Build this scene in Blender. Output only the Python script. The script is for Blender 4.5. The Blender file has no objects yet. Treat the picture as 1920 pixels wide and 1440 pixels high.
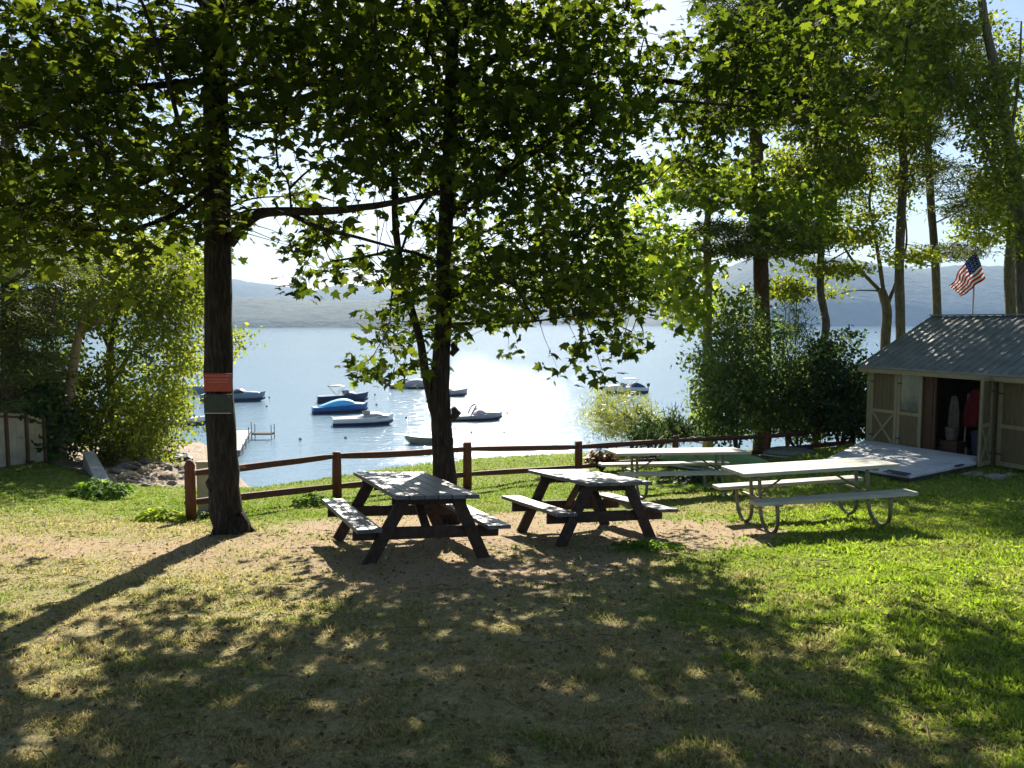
import bpy, math
import numpy as np
from mathutils import Vector, Matrix
sc = bpy.context.scene
R = math.radians
rng = np.random.default_rng(7)

# ------------------------------------------------------------------ camera
F = 1480.0                      # focal length in photo pixels (1920 wide)
PITCH = math.atan(116 / F)
CAMZ = 9.0                      # lake level is z = 0
cam = bpy.data.objects.new('camera', bpy.data.cameras.new('camera'))
sc.collection.objects.link(cam); sc.camera = cam
cam.data.sensor_width = 36; cam.data.lens = 36 * F / 1920
cam.data.clip_start = 0.05; cam.data.clip_end = 20000
cam.location = (0, 0, CAMZ); cam.rotation_euler = (math.pi / 2 - PITCH, 0, 0)

# ------------------------------------------------------------------ sky, sun, exposure
SUN_EL, SUN_AZ = 33.0, -1.5     # azimuth from +Y towards +X
w = bpy.data.worlds.new('World'); sc.world = w; w.use_nodes = True
nt = w.node_tree; bg = nt.nodes['Background']
sky = nt.nodes.new('ShaderNodeTexSky'); sky.sky_type = 'NISHITA'; sky.sun_disc = False
sky.sun_elevation = R(SUN_EL); sky.sun_rotation = R(SUN_AZ)
sky.altitude = 200; sky.air_density = 1.0; sky.dust_density = 0.6; sky.ozone_density = 1.0
nt.links.new(sky.outputs[0], bg.inputs[0]); bg.inputs[1].default_value = 0.050
sun = bpy.data.objects.new('sun', bpy.data.lights.new('sun', 'SUN')); sc.collection.objects.link(sun)
sun.data.energy = 5.0; sun.data.angle = R(0.53); sun.data.color = (1.0, 0.93, 0.80)
sd = Vector((math.sin(R(SUN_AZ)) * math.cos(R(SUN_EL)), math.cos(R(SUN_AZ)) * math.cos(R(SUN_EL)), math.sin(R(SUN_EL))))
sun.rotation_euler = sd.to_track_quat('Z', 'Y').to_euler()
sc.view_settings.view_transform = 'Standard'; sc.view_settings.look = 'None'
sc.view_settings.exposure = 1.55; sc.view_settings.gamma = 1.0
cy = sc.cycles
cy.max_bounces = 5; cy.diffuse_bounces = 2; cy.glossy_bounces = 2; cy.transmission_bounces = 4
cy.transparent_max_bounces = 6; cy.volume_bounces = 0; cy.sample_clamp_indirect = 4; cy.caustics_reflective = False
cy.caustics_refractive = False; cy.use_denoising = True

# ------------------------------------------------------------------ measuring helpers
CP, SP = math.cos(PITCH), math.sin(PITCH)
def U(px, py, d):
    """world point at photo pixel (px,py) and distance d along +Y"""
    a = (px - 960) / F; v = (py - 720) / F
    dy = CP - v * SP; dz = -SP - v * CP
    k = d / dy
    return np.array([a * k, d, CAMZ + dz * k])
def proj(P):
    P = np.asarray(P, float)
    x, y, z = P[..., 0], P[..., 1], P[..., 2] - CAMZ
    f = y * CP - z * SP; u = y * SP + z * CP
    f = np.where(f < .05, .05, f)
    return 960 + F * x / f, 720 - F * u / f

# ------------------------------------------------------------------ terrain
CT = np.array([(0,-1,1.5),(-3,1,1.68),(3,1,1.6),(0,4.5,2.08),(-4,5,2.15),(4,5,2.07),(-3.5,9.67,2.62),(-1.17,8.78,2.56),(.92,9.77,2.67),
 (3.86,10.05,2.6),(2.9,13.2,2.9),(-4.58,11.2,2.84),(-3.11,14,3.13),(-.85,15,3.18),(1.44,17,3.3),(3.86,18.6,3.4),(6.6,20.5,3.55),
 (9.7,22.5,3.6),(8.85,19.5,3.06),(10.4,16,3.06),(7.65,15.2,3.03),(6.5,17.5,3.2),(-12,17,3.05),(-8.5,13.5,2.95),(-16,14,2.8),(-22,25,3.6),
 (-7,15.2,3.25),(-5.5,15.5,3.3),(9,9,2.45),(12,13,2.9),(20,18,3.4),(9,4,1.95),(-9,5,2.15),(0,-8,1.2),(-12,-8,1.2),(12,-8,1.2),(16,26,4.3),(25,25,4.6),(25,5,2.0),(-25,5,2.0),(-11,21,3.4),(0,19,3.36),(2.2,20.8,3.5),(-2.6,17.3,3.27)], float)
def tps_k(r2):
    return np.where(r2 > 1e-12, r2 * np.log(np.maximum(r2, 1e-12)) * .5, 0)
_n = len(CT); _d2 = ((CT[:, None, :2] - CT[None, :, :2]) ** 2).sum(-1)
_A = np.zeros((_n + 3, _n + 3)); _A[:_n, :_n] = tps_k(_d2) + np.eye(_n) * .15
_A[:_n, _n] = 1; _A[:_n, _n+1:] = CT[:, :2]; _A[_n:, :_n] = _A[:_n, _n:].T
_S = np.linalg.solve(_A, np.concatenate([CT[:, 2], [0, 0, 0]]))
EX = np.array([-60, -22, -14, -11, -8, -5, -3, -1, 1.5, 4, 7, 10, 16, 22, 60.]); EY = np.array([28, 28, 24, 18, 15.4, 15.6, 17.3, 19.2, 20.9, 22.3, 24, 26.5, 31, 33, 36.])
def lawn_h(x, y):
    x = np.clip(x, -25, 25); y = np.clip(y, -8, 28)
    h = _S[_n] + _S[_n+1] * x + _S[_n+2] * y
    for i in range(_n):
        h = h + _S[i] * tps_k((x - CT[i, 0]) ** 2 + (y - CT[i, 1]) ** 2)
    return h
def sstep(a, b, t):
    t = np.clip((t - a) / (b - a), 0, 1); return t * t * (3 - 2 * t)
def ground_z(x, y):
    x = np.asarray(x, float); y = np.asarray(y, float)
    e = np.interp(x, EX, EY)
    ye = np.minimum(y, e)
    h = lawn_h(x, ye)
    s = np.maximum(y - e, 0)
    ang = x / np.maximum(y, 1)
    wb = sstep(-.62, -.50, ang) * (1 - sstep(-.40, -.33, ang))
    beach = h + .175 * s + .02 * np.sin(s * 1.3)
    bank = h + .30 * s
    hh = np.where(s > 0, wb * beach + (1 - wb) * bank, h)
    hh = np.minimum(hh, CAMZ + 2.0)
    return CAMZ - hh
def gz(x, y): return float(ground_z(np.array([x]), np.array([y]))[0])
def G(px, py):
    """point of the ground seen at a pixel"""
    lo = None
    for d in np.arange(1.5, 80, .1):
        p = U(px, py, d)
        if p[2] <= gz(p[0], p[1]): return p
    return U(px, py, 80)
def up_at(px, d):
    p = U(px, 700, d); return np.array([p[0], d, gz(p[0], d)])

# ------------------------------------------------------------------ materials
def mat(name):
    m = bpy.data.materials.new(name); m.use_nodes = True
    return m, m.node_tree, m.node_tree.nodes['Principled BSDF']
def N(t, k, **kw):
    n = t.nodes.new(k)
    for a, b in kw.items():
        if a in n.inputs: n.inputs[a].default_value = b
        else: setattr(n, a, b)
    return n
def ramp(t, fac, stops):
    r = t.nodes.new('ShaderNodeValToRGB'); t.links.new(fac, r.inputs[0])
    el = r.color_ramp.elements
    while len(el) < len(stops): el.new(.5)
    for e, (p, c) in zip(el, stops):
        e.position = p; e.color = (c[0], c[1], c[2], 1)
    return r.outputs[0]
def noise_mat(name, c1, c2, scale=8, stretch=(1, 1, 1), rough=.8, bump=.2, detail=6, metallic=0, mid=None, spec=.3, bdist=.02):
    m, t, b = mat(name)
    tc = N(t, 'ShaderNodeTexCoord'); mp = N(t, 'ShaderNodeMapping'); mp.inputs['Scale'].default_value = stretch
    t.links.new(tc.outputs['Object'], mp.inputs[0])
    n = N(t, 'ShaderNodeTexNoise', Scale=scale, Detail=detail, Roughness=.65); t.links.new(mp.outputs[0], n.inputs['Vector'])
    st = [(.3, c1), (.7, c2)] if mid is None else [(.3, c1), (.5, mid), (.7, c2)]
    t.links.new(ramp(t, n.outputs['Fac'], st), b.inputs['Base Color'])
    b.inputs['Roughness'].default_value = rough; b.inputs['Metallic'].default_value = metallic
    b.inputs['Specular IOR Level'].default_value = spec
    if bump:
        bp = N(t, 'ShaderNodeBump', Strength=bump, Distance=bdist); t.links.new(n.outputs['Fac'], bp.inputs['Height'])
        t.links.new(bp.outputs[0], b.inputs['Normal'])
    return m
def leaf_mat(name, c1, c2, t1, t2, mix=.45, rough=.45, spec=.4):
    m, t, b = mat(name)
    g = N(t, 'ShaderNodeNewGeometry')
    t.links.new(ramp(t, g.outputs['Random Per Island'], [(0, c1), (1, c2)]), b.inputs['Base Color'])
    b.inputs['Roughness'].default_value = rough; b.inputs['Specular IOR Level'].default_value = spec
    tr = N(t, 'ShaderNodeBsdfTranslucent')
    t.links.new(ramp(t, g.outputs['Random Per Island'], [(0, t1), (.6, tuple(.72 * p_ + .28 * q_ for p_, q_ in zip(t1, t2))), (1, tuple(1.15 * q_ for q_ in t2))]), tr.inputs[0])
    mx = N(t, 'ShaderNodeMixShader'); mx.inputs[0].default_value = mix
    t.links.new(b.outputs[0], mx.inputs[1]); t.links.new(tr.outputs[0], mx.inputs[2])
    t.links.new(mx.outputs[0], t.nodes['Material Output'].inputs['Surface'])
    return m
M = {}
M['bark'] = noise_mat('maple_bark', (.008, .006, .005), (.075, .06, .047), 11, (3, 3, .45), .95, 1.0, bdist=.06, mid=(.026, .02, .015))
M['bark_red'] = noise_mat('pine_bark', (.03, .015, .01), (.15, .085, .055), 10, (3, 3, .6), .95, .8, bdist=.03)
M['bark_pale'] = noise_mat('pale_bark', (.16, .12, .075), (.46, .38, .26), 9, (2, 2, .5), .9, .3)
M['bark_grey'] = noise_mat('grey_bark', (.035, .03, .025), (.16, .14, .11), 9, (3, 3, .5), .95, .6)
M['maple'] = leaf_mat('maple_leaf', (.022, .036, .008), (.05, .07, .014), (.065, .105, .006), (.27, .33, .018), .40, .75, .10)
M['maple_b'] = leaf_mat('maple_leaf_lit', (.022, .04, .010), (.05, .08, .016), (.065, .11, .008), (.27, .34, .018), .44, .75, .10)
M['lime'] = leaf_mat('young_maple_leaf', (.04, .08, .01), (.12, .17, .02), (.18, .30, .02), (.62, .68, .06), .58, .6, .15)
M['willow'] = leaf_mat('willow_leaf', (.05, .085, .012), (.12, .15, .025), (.20, .28, .02), (.46, .48, .05), .55, .6, .15)
M['olive'] = leaf_mat('olive_leaf', (.035, .055, .014), (.08, .10, .02), (.15, .20, .015), (.38, .42, .04), .58, .6, .15)
M['pine'] = leaf_mat('pine_needle', (.03, .045, .016), (.06, .08, .025), (.09, .12, .02), (.22, .25, .045), .42, .6, .15)
M['bushgreen'] = leaf_mat('bush_leaf', (.05, .085, .025), (.11, .15, .045), (.14, .22, .04), (.34, .42, .09), .52, .6, .15)
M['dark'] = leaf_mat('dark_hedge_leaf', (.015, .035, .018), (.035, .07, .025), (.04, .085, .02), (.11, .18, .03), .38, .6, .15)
M['yellow'] = leaf_mat('yellow_shrub_leaf', (.12, .15, .03), (.22, .24, .05), (.26, .32, .05), (.44, .44, .08), .5)
M['redleaf'] = leaf_mat('red_shrub_leaf', (.06, .012, .012), (.13, .03, .02), (.14, .02, .01), (.22, .05, .02), .4)
M['plant'] = leaf_mat('garden_leaf', (.05, .12, .02), (.12, .2, .03), (.18, .34, .03), (.40, .52, .05), .5, .7, .1)
M['limeplant'] = leaf_mat('lime_plant_leaf', (.16, .24, .02), (.28, .32, .04), (.45, .6, .04), (.7, .75, .08), .55, .7, .1)
M['post'] = noise_mat('stained_post', (.07, .02, .012), (.19, .065, .035), 9, (3, 3, .5), .7, .3)
M['rail'] = noise_mat('split_rail', (.06, .02, .013), (.15, .06, .04), 9, (3, 3, 3), .75, .4)
M['wood_top'] = noise_mat('grey_weathered_plank', (.04, .04, .042), (.155, .16, .165), 4, (1.0, 7, 7), .5, .4, spec=.45, bdist=.008, mid=(.10, .105, .11))
M['wood_leg'] = noise_mat('dark_table_timber', (.022, .013, .009), (.075, .045, .032), 7, (2, 2, 2), .75, .3)
M['alu'] = noise_mat('pale_vinyl_plank', (.29, .28, .24), (.48, .47, .41), 3, (1, 12, 12), .6, .15, spec=.3)
M['tube'] = noise_mat('galvanised_tube', (.12, .11, .08), (.25, .24, .19), 20, (1, 1, 1), .45, .05, metallic=.6)
M['shedwall'] = noise_mat('shed_siding', (.12, .085, .040), (.20, .15, .075), 7, (3, 3, .4), .85, .2)
M['shedtrim'] = noise_mat('shed_trim', (.24, .195, .105), (.36, .30, .17), 9, (2, 2, 1), .7, .1)
M['shedbrown'] = noise_mat('brown_plank', (.065, .032, .016), (.13, .065, .034), 7, (3, 3, .4), .85, .2)
M['roof'] = noise_mat('ribbed_metal_roof', (.15, .16, .145), (.27, .28, .255), 3, (1, 1, 1), .42, .05, metallic=.25, spec=.5)
M['inside'] = noise_mat('shed_inside', (.015, .011, .008), (.035, .026, .018), 6)
M['pad'] = noise_mat('ramp_board', (.36, .355, .35), (.64, .635, .62), 2.2, (1, 1, 1), .6, .1, mid=(.54, .535, .52))
M['padedge'] = noise_mat('ramp_edge', (.025, .025, .025), (.06, .055, .05), 8)
M['darkblue'] = noise_mat('dark_blue_grey', (.03, .035, .05), (.05, .055, .075), 8)
M['glass'] = noise_mat('window_glass', (.10, .10, .08), (.30, .30, .26), 3, (1, 1, .6), .08, 0, spec=.8)
M['white'] = noise_mat('white_paint', (.62, .62, .60), (.78, .78, .76), 5, (1, 1, 1), .4, .03)
M['cream'] = noise_mat('cream_panel', (.30, .26, .21), (.46, .41, .34), 4, (1, 1, 1), .6, .05)
M['brownpost'] = noise_mat('brown_post', (.08, .035, .02), (.14, .07, .04), 8)
M['beige'] = noise_mat('beige_board', (.30, .25, .17), (.42, .36, .26), 7, (1, 1, 1), .8, .2)
M['concrete'] = noise_mat('concrete', (.45, .39, .34), (.66, .60, .53), 9, (1, 1, 1), .9, .3)
M['rock'] = noise_mat('shore_rock', (.10, .085, .07), (.34, .29, .25), 5, (1, 1, 1), .9, .6)
M['darkrock'] = noise_mat('dark_rock', (.012, .013, .014), (.04, .04, .04), 5, (1, 1, 1), .6, .5)
M['red'] = noise_mat('red_sign', (.26, .035, .025), (.34, .06, .04), 12, (1, 1, 1), .5, 0)
M['redline'] = noise_mat('sign_line', (.42, .16, .11), (.5, .2, .14), 30, (1, 1, 1), .5, 0)
M['signgrey'] = noise_mat('dark_sign', (.022, .028, .024), (.04, .046, .038), 12, (1, 1, 1), .5, 0)
M['signwhite'] = noise_mat('sign_border', (.35, .36, .33), (.45, .46, .42), 12, (1, 1, 1), .5, 0)
M['flagred'] = leaf_mat('flag_red', (.32, .008, .02), (.32, .008, .02), (.26, .004, .012), (.26, .004, .012), .4, .8, .05)
M['flagwhite'] = leaf_mat('flag_white', (.6, .6, .62), (.6, .6, .62), (.5, .5, .52), (.5, .5, .52), .4, .8, .05)
M['flagblue'] = leaf_mat('flag_blue', (.012, .02, .11), (.012, .02, .11), (.012, .02, .11), (.012, .02, .11), .4, .8, .05)
M['metal'] = noise_mat('grey_metal', (.35, .36, .37), (.5, .51, .52), 20, (1, 1, 1), .4, 0, metallic=.5)
M['navy'] = noise_mat('navy_gelcoat', (.008, .02, .07), (.015, .035, .11), 4, (1, 1, 1), .3, 0)
M['skyblue'] = noise_mat('blue_cover', (.06, .36, .68), (.10, .46, .78), 4, (1, 1, 1), .6, .2)
M['midblue'] = noise_mat('blue_hull', (.015, .09, .30), (.03, .13, .38), 4, (1, 1, 1), .35, 0)
M['gelwhite'] = noise_mat('white_gelcoat', (.62, .62, .62), (.74, .74, .74), 3, (1, 1, 1), .25, 0)
M['boatgrey'] = noise_mat('grey_cover', (.26, .25, .27), (.38, .37, .39), 5, (1, 1, 1), .6, .2)
M['boatdark'] = noise_mat('dark_trim', (.02, .022, .03), (.04, .042, .05), 5, (1, 1, 1), .5, 0)
M['bluegrey'] = noise_mat('blue_grey_hull', (.13, .19, .26), (.18, .25, .32), 5, (1, 1, 1), .35, 0)
M['skiff'] = noise_mat('olive_skiff', (.13, .15, .10), (.22, .23, .16), 5, (1, 1, 1), .5, .05)
M['tan'] = noise_mat('tan_skiff_deck', (.42, .36, .24), (.5, .44, .32), 5, (1, 1, 1), .6, .05)
M['buoy'] = noise_mat('mooring_buoy', (.25, .3, .34), (.4, .44, .48), 5)
M['dock'] = noise_mat('dock_board', (.42, .37, .28), (.6, .54, .43), 5, (1, 6, 1), .8, .2)
M['canoe'] = noise_mat('green_canoe', (.12, .20, .06), (.20, .30, .10), 4, (1, 1, 1), .35, .03)
M['oldcanvas'] = noise_mat('old_canvas', (.10, .08, .06), (.20, .17, .13), 7)
M['jacket'] = noise_mat('red_cloth', (.10, .006, .008), (.17, .010, .012), 6, (1, 1, 1), .8, .5)
M['blade'] = None

# ------------------------------------------------------------------ mesh helpers
def link(name, me, parent=None, m=None):
    o = bpy.data.objects.new(name, me); sc.collection.objects.link(o)
    if m is not None:
        for k in (m if isinstance(m, (list, tuple)) else [m]): me.materials.append(k)
    if parent is not None:
        o.parent = parent; o.matrix_parent_inverse = parent.matrix_world.inverted() if False else Matrix.Translation(-Vector(parent.location))
    return o
def npmesh(name, V, L, S, smooth=False):
    """V (n,3); L loop vertex indices; S polygon sizes"""
    me = bpy.data.meshes.new(name)
    V = np.ascontiguousarray(V, np.float32); L = np.ascontiguousarray(L, np.int32).ravel(); S = np.ascontiguousarray(S, np.int32)
    me.vertices.add(len(V)); me.vertices.foreach_set('co', V.ravel())
    me.loops.add(len(L)); me.loops.foreach_set('vertex_index', L)
    me.polygons.add(len(S)); st = np.concatenate([[0], np.cumsum(S)[:-1]]).astype(np.int32)
    me.polygons.foreach_set('loop_start', st); me.polygons.foreach_set('loop_total', S)
    if smooth: me.polygons.foreach_set('use_smooth', np.ones(len(S), bool))
    me.update(calc_edges=True); return me
class MB:
    def __init__(s): s.v = []; s.f = []; s.mi = []
    def add(s, V, Fc, mi=0):
        o = len(s.v); s.v += [tuple(float(c) for c in p) for p in V]
        s.f += [tuple(o + i for i in f) for f in Fc]; s.mi += [mi] * len(Fc); return s
    def hexa(s, P, mi=0):      # 8 corners: bottom 4 ccw, top 4 ccw
        return s.add(P, [(3, 2, 1, 0), (4, 5, 6, 7), (0, 1, 5, 4), (1, 2, 6, 5), (2, 3, 7, 6), (3, 0, 4, 7)], mi)
    def box(s, c, e, fr=None, mi=0):
        """centre c, full extents e, frame fr = (origin, ax, ay, az) or None"""
        c = np.array(c, float); e = np.array(e, float) / 2
        P = [c + e * np.array(k) for k in [(-1,-1,-1),(1,-1,-1),(1,1,-1),(-1,1,-1),(-1,-1,1),(1,-1,1),(1,1,1),(-1,1,1)]]
        if fr is not None: P = [fr[0] + p[0] * fr[1] + p[1] * fr[2] + p[2] * fr[3] for p in P]
        return s.hexa(P, mi)
    def beam(s, a, b, wd, th, side=None, mi=0):
        """rectangular bar a->b; wd along 'side', th across"""
        a = np.array(a, float); b = np.array(b, float); d = b - a; d /= np.linalg.norm(d)
        sd_ = np.array(side if side is not None else (0, 0, 1), float)
        sd_ = sd_ - d * (sd_ @ d)
        if np.linalg.norm(sd_) < 1e-4: sd_ = np.array((1., 0, 0)) - d * d[0]
        sd_ /= np.linalg.norm(sd_); t = np.cross(d, sd_)
        P = []
        for p in (a, b):
            P += [p - sd_*wd/2 - t*th/2, p + sd_*wd/2 - t*th/2, p + sd_*wd/2 + t*th/2, p - sd_*wd/2 + t*th/2]
        return s.hexa(P, mi)
    def tube(s, pts, rad, n=8, mi=0, wob=0, cap=True):
        pts = np.array(pts, float); rad = np.broadcast_to(np.array(rad, float), (len(pts),))
        T = np.gradient(pts, axis=0) if len(pts) > 2 else np.repeat((pts[1:] - pts[:1]), 2, 0)
        T /= np.linalg.norm(T, axis=1)[:, None] + 1e-9
        ref = np.array((0, 0, 1.)) if abs(T[0][2]) < .9 else np.array((0, 1., 0))
        u = np.cross(T[0], ref); u /= np.linalg.norm(u)
        V = []; an = np.arange(n) * 2 * math.pi / n
        for i in range(len(pts)):
            u = u - T[i] * (u @ T[i]); u /= np.linalg.norm(u) + 1e-9; v_ = np.cross(T[i], u)
            rr = rad[i] * (1 + (rng.normal(0, wob, n) if wob else 0))
            V.append(pts[i] + (np.cos(an) * rr)[:, None] * u + (np.sin(an) * rr)[:, None] * v_)
        V = np.concatenate(V); Fc = []
        for i in range(len(pts) - 1):
            for j in range(n):
                k = (j + 1) % n; Fc.append((i*n+j, i*n+k, (i+1)*n+k, (i+1)*n+j))
        if cap: Fc.append(tuple(range(n))[::-1]); Fc.append(tuple((len(pts)-1)*n + j for j in range(n)))
        return s.add(V, Fc, mi)
    def build(s, name, m, parent=None, smooth=False, bevel=0):
        me = bpy.data.meshes.new(name); me.from_pydata(s.v, [], s.f)
        if smooth: me.polygons.foreach_set('use_smooth', np.ones(len(s.f), bool))
        o = link(name, me, parent, m)
        if any(s.mi): me.polygons.foreach_set('material_index', np.array(s.mi, np.int32))
        if bevel:
            bv = o.modifiers.new('bevel', 'BEVEL'); bv.width = bevel; bv.segments = 2; bv.limit_method = 'ANGLE'
        return o
def tag(o, label=None, cat=None, group=None, kind=None):
    if label: o['label'] = label
    if cat: o['category'] = cat
    if group: o['group'] = group
    if kind: o['kind'] = kind
    return o
def empty(name, loc, label=None, cat=None, group=None):
    o = bpy.data.objects.new(name, None); sc.collection.objects.link(o); o.location = Vector([float(c) for c in loc])
    o.empty_display_size = .2
    return tag(o, label, cat, group)
def smooth_path(P, k=4):
    P = np.array(P, float); n = len(P); out = []
    for i in range(n - 1):
        p0 = P[max(i-1, 0)]; p1 = P[i]; p2 = P[i+1]; p3 = P[min(i+2, n-1)]
        for j in range(k):
            t = j / k
            out.append(.5 * ((2*p1) + (-p0+p2)*t + (2*p0-5*p1+4*p2-p3)*t*t + (-p0+3*p1-3*p2+p3)*t**3))
    out.append(P[-1]); return np.array(out)

# leaf shapes: (k,2) outlines, y along the leaf
h = [(.10, -.02), (.26, -.06), (.50, .10), (.34, .22), (.55, .50), (.27, .46), (.16, .62)]
MAPLE = np.array([(0, 0)] + h + [(0, .98)] + [(-a, b) for a, b in h[::-1]])
OVAL = np.array([(0, 0), (.28, .3), (.22, .7), (0, 1), (-.22, .7), (-.28, .3)])
RHOMB = np.array([(0, 0), (.3, .5), (0, 1), (-.3, .5)])
BLADE = np.array([(-.05, 0), (.05, 0), (0, 1)])
def leaves(C, Nn, size, shape, droop=0.0, fold=.28, dirs=None):
    """C (n,3) leaf bases, Nn (n,3) approx normals"""
    n = len(C); Nn = Nn / (np.linalg.norm(Nn, axis=1)[:, None] + 1e-9)
    r = rng.normal(size=(n, 3)) if dirs is None else dirs.copy()
    r[:, 2] -= droop
    ydir = r - Nn * (r * Nn).sum(1)[:, None]; ydir /= np.linalg.norm(ydir, axis=1)[:, None] + 1e-9
    xdir = np.cross(ydir, Nn)
    sz = np.broadcast_to(size, (n,))[:, None, None]
    k = len(shape)
    X = shape[:, 0][None, :, None]; Y = shape[:, 1][None, :, None]
    V = C[:, None, :] + sz * (X * xdir[:, None, :] + Y * ydir[:, None, :] - (np.abs(X) * fold + Y * Y * fold) * -Nn[:, None, :] * -1)
    return V.reshape(-1, 3), np.arange(n * k), np.full(n, k)
def leaf_object(name, parent, m, C, Nn, size, shape, droop=0., dirs=None):
    V, L, S = leaves(C, Nn, size, shape, droop, dirs=dirs)
    return link(name, npmesh(name, V, L, S), parent, m)

exec_sections = []
# ================================================================== THE SETTING
def bumps(X, Y):
    return .012 * np.sin(X * 3.1 + np.sin(Y * 2.3) * 2) * np.sin(Y * 2.7 + np.sin(X * 1.7) * 2) + .01 * np.sin(X * 7 + Y * 5) * np.sin(Y * 8 - X * 3)
def build_ground():
    ys = np.concatenate([np.arange(-40, 0, 2.), np.arange(0, 24, .16), np.arange(24, 60, .5), np.arange(60, 140, 8.)])
    xs = np.concatenate([np.arange(-240, -24, 12.), np.arange(-24, -12, .5), np.arange(-12, 12, .16), np.arange(12, 24, .5), np.arange(24, 241, 12.)])
    X, Y = np.meshgrid(xs, ys); Z = ground_z(X, Y)
    Z = Z + bumps(X, Y)
    e = np.interp(X, EX, EY); onb = sstep(0.3, 3, Y - e)
    Z += onb * (.10 * np.sin(X * 1.9 + np.sin(Y * .9)) * np.sin(Y * 1.4) + .05 * rng.normal(size=X.shape))
    V = np.stack([X, Y, Z], -1).reshape(-1, 3); ny, nx = X.shape
    i = np.arange((ny - 1) * (nx - 1)); r = i // (nx - 1); c = i % (nx - 1); a = r * nx + c
    L = np.stack([a, a + 1, a + nx + 1, a + nx], 1)
    me = npmesh('ground', V, L, np.full(len(L), 4), True)
    zc = zones(V[:, 0], V[:, 1])
    at = me.color_attributes.new('zone', 'FLOAT_COLOR', 'POINT')
    at.data.foreach_set('color', np.concatenate([zc, np.ones((len(V), 1))], 1).astype(np.float32).ravel())
    o = link('ground', me, None, ground_mat()); tag(o, kind='structure')
def blob(x, y, cx, cy, rx, ry, soft=.5):
    r = np.sqrt(((x - cx) / rx) ** 2 + ((y - cy) / ry) ** 2); return 1 - sstep(1 - soft, 1 + soft * .6, r)
def zones(x, y):
    """real surface cover: R bare dirt, G dry straw-coloured grass, B shore gravel"""
    wv = .5 * np.sin(x * 1.3 + 2 * np.sin(y * .7)) + .5 * np.sin(y * 1.7 + x)
    dirt = np.maximum.reduce([blob(x, y, -.6, 10.2, 3.0, 1.75), blob(x, y, 1.9, 9.6, 1.7, 1.3), .8 * blob(x, y, -.4, 7.8, 2.2, 1.7), .75 * blob(x, y, -3.1, 8.6, 1.6, 1.3), .7*blob(x, y, -5.6, 8.6, 1.6, 1.0)])
    dry = np.maximum.reduce([blob(x, y, -1.5, 5.2, 3.5, 4.8), blob(x, y, -5.5, 8.6, 3.6, 2.7), .8 * blob(x, y, -9, 9.5, 4, 2.8), .8 * blob(x, y, .6, 3.0, 1.6, 1.6), .5*blob(x, y, 3, 12, 2.5, 1.2)])
    dry = np.clip(dry + .18 * wv * (dry > .05), 0, 1)
    e = np.interp(x, EX, EY); ang = x / np.maximum(y, 1)
    wb = sstep(-.66, -.52, ang) * (1 - sstep(-.36, -.26, ang))
    grav = sstep(.1, .6, y - e) * wb
    grav = np.maximum(grav, sstep(9, 13, y - e))
    under = sstep(1, 4, y - e) * (1 - grav)
    return np.stack([np.maximum(dirt, under * .45), dry, grav], -1)
def ground_mat():
    m, t, b = mat('ground'); lk = t.links.new
    at = N(t, 'ShaderNodeAttribute', attribute_name='zone'); sp = N(t, 'ShaderNodeSeparateColor'); lk(at.outputs['Color'], sp.inputs[0])
    tc = N(t, 'ShaderNodeTexCoord')
    def nz(s, d=5, r=.6):
        n = N(t, 'ShaderNodeTexNoise', Scale=s, Detail=d, Roughness=r); lk(tc.outputs['Object'], n.inputs['Vector']); return n.outputs['Fac']
    fine, med, big = nz(22, 8, .7), nz(3.5, 5), nz(.8, 3)
    green = ramp(t, fine, [(.25, (.06, .10, .012)), (.5, (.17, .21, .03)), (.75, (.32, .33, .07))])
    straw = ramp(t, fine, [(.25, (.14, .12, .06)), (.5, (.31, .265, .14)), (.75, (.46, .40, .24))])
    dirt = ramp(t, fine, [(.25, (.19, .135, .085)), (.5, (.35, .255, .165)), (.75, (.47, .355, .24))])
    grav = ramp(t, nz(9, 8, .75), [(.3, (.10, .075, .055)), (.5, (.30, .24, .19)), (.68, (.52, .45, .38))])
    def msk(src, k, n1, amp, lo, hi):
        a = N(t, 'ShaderNodeMath', operation='MULTIPLY_ADD'); lk(n1, a.inputs[0]); a.inputs[1].default_value = amp; lk(src, a.inputs[2])
        r = N(t, 'ShaderNodeMapRange'); lk(a.outputs[0], r.inputs[0]); r.inputs[1].default_value = lo; r.inputs[2].default_value = hi; return r.outputs[0]
    def mix(f, a, c):
        x = N(t, 'ShaderNodeMix', data_type='RGBA'); lk(f, x.inputs[0]); lk(a, x.inputs[6]); lk(c, x.inputs[7]); return x.outputs[2]
    c = mix(msk(sp.outputs[1], 1, med, .9, .62, 1.15), green, straw)
    c = mix(msk(sp.outputs[0], 1, med, .8, .72, 1.10), c, dirt)
    c = mix(msk(sp.outputs[2], 1, med, .3, .45, .75), c, grav)
    bm = N(t, 'ShaderNodeMix', data_type='RGBA', blend_type='MULTIPLY'); bm.inputs[0].default_value = .6
    lk(c, bm.inputs[6]); lk(ramp(t, big, [(.3, (.72, .78, .7)), (.7, (1.1, 1.05, 1.0))]), bm.inputs[7])
    lk(bm.outputs[2], b.inputs['Base Color']); b.inputs['Roughness'].default_value = .95; b.inputs['Specular IOR Level'].default_value = .15
    bp = N(t, 'ShaderNodeBump', Strength=.9, Distance=.03); lk(fine, bp.inputs['Height']); lk(bp.outputs[0], b.inputs['Normal'])
    return m
build_ground()

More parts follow.
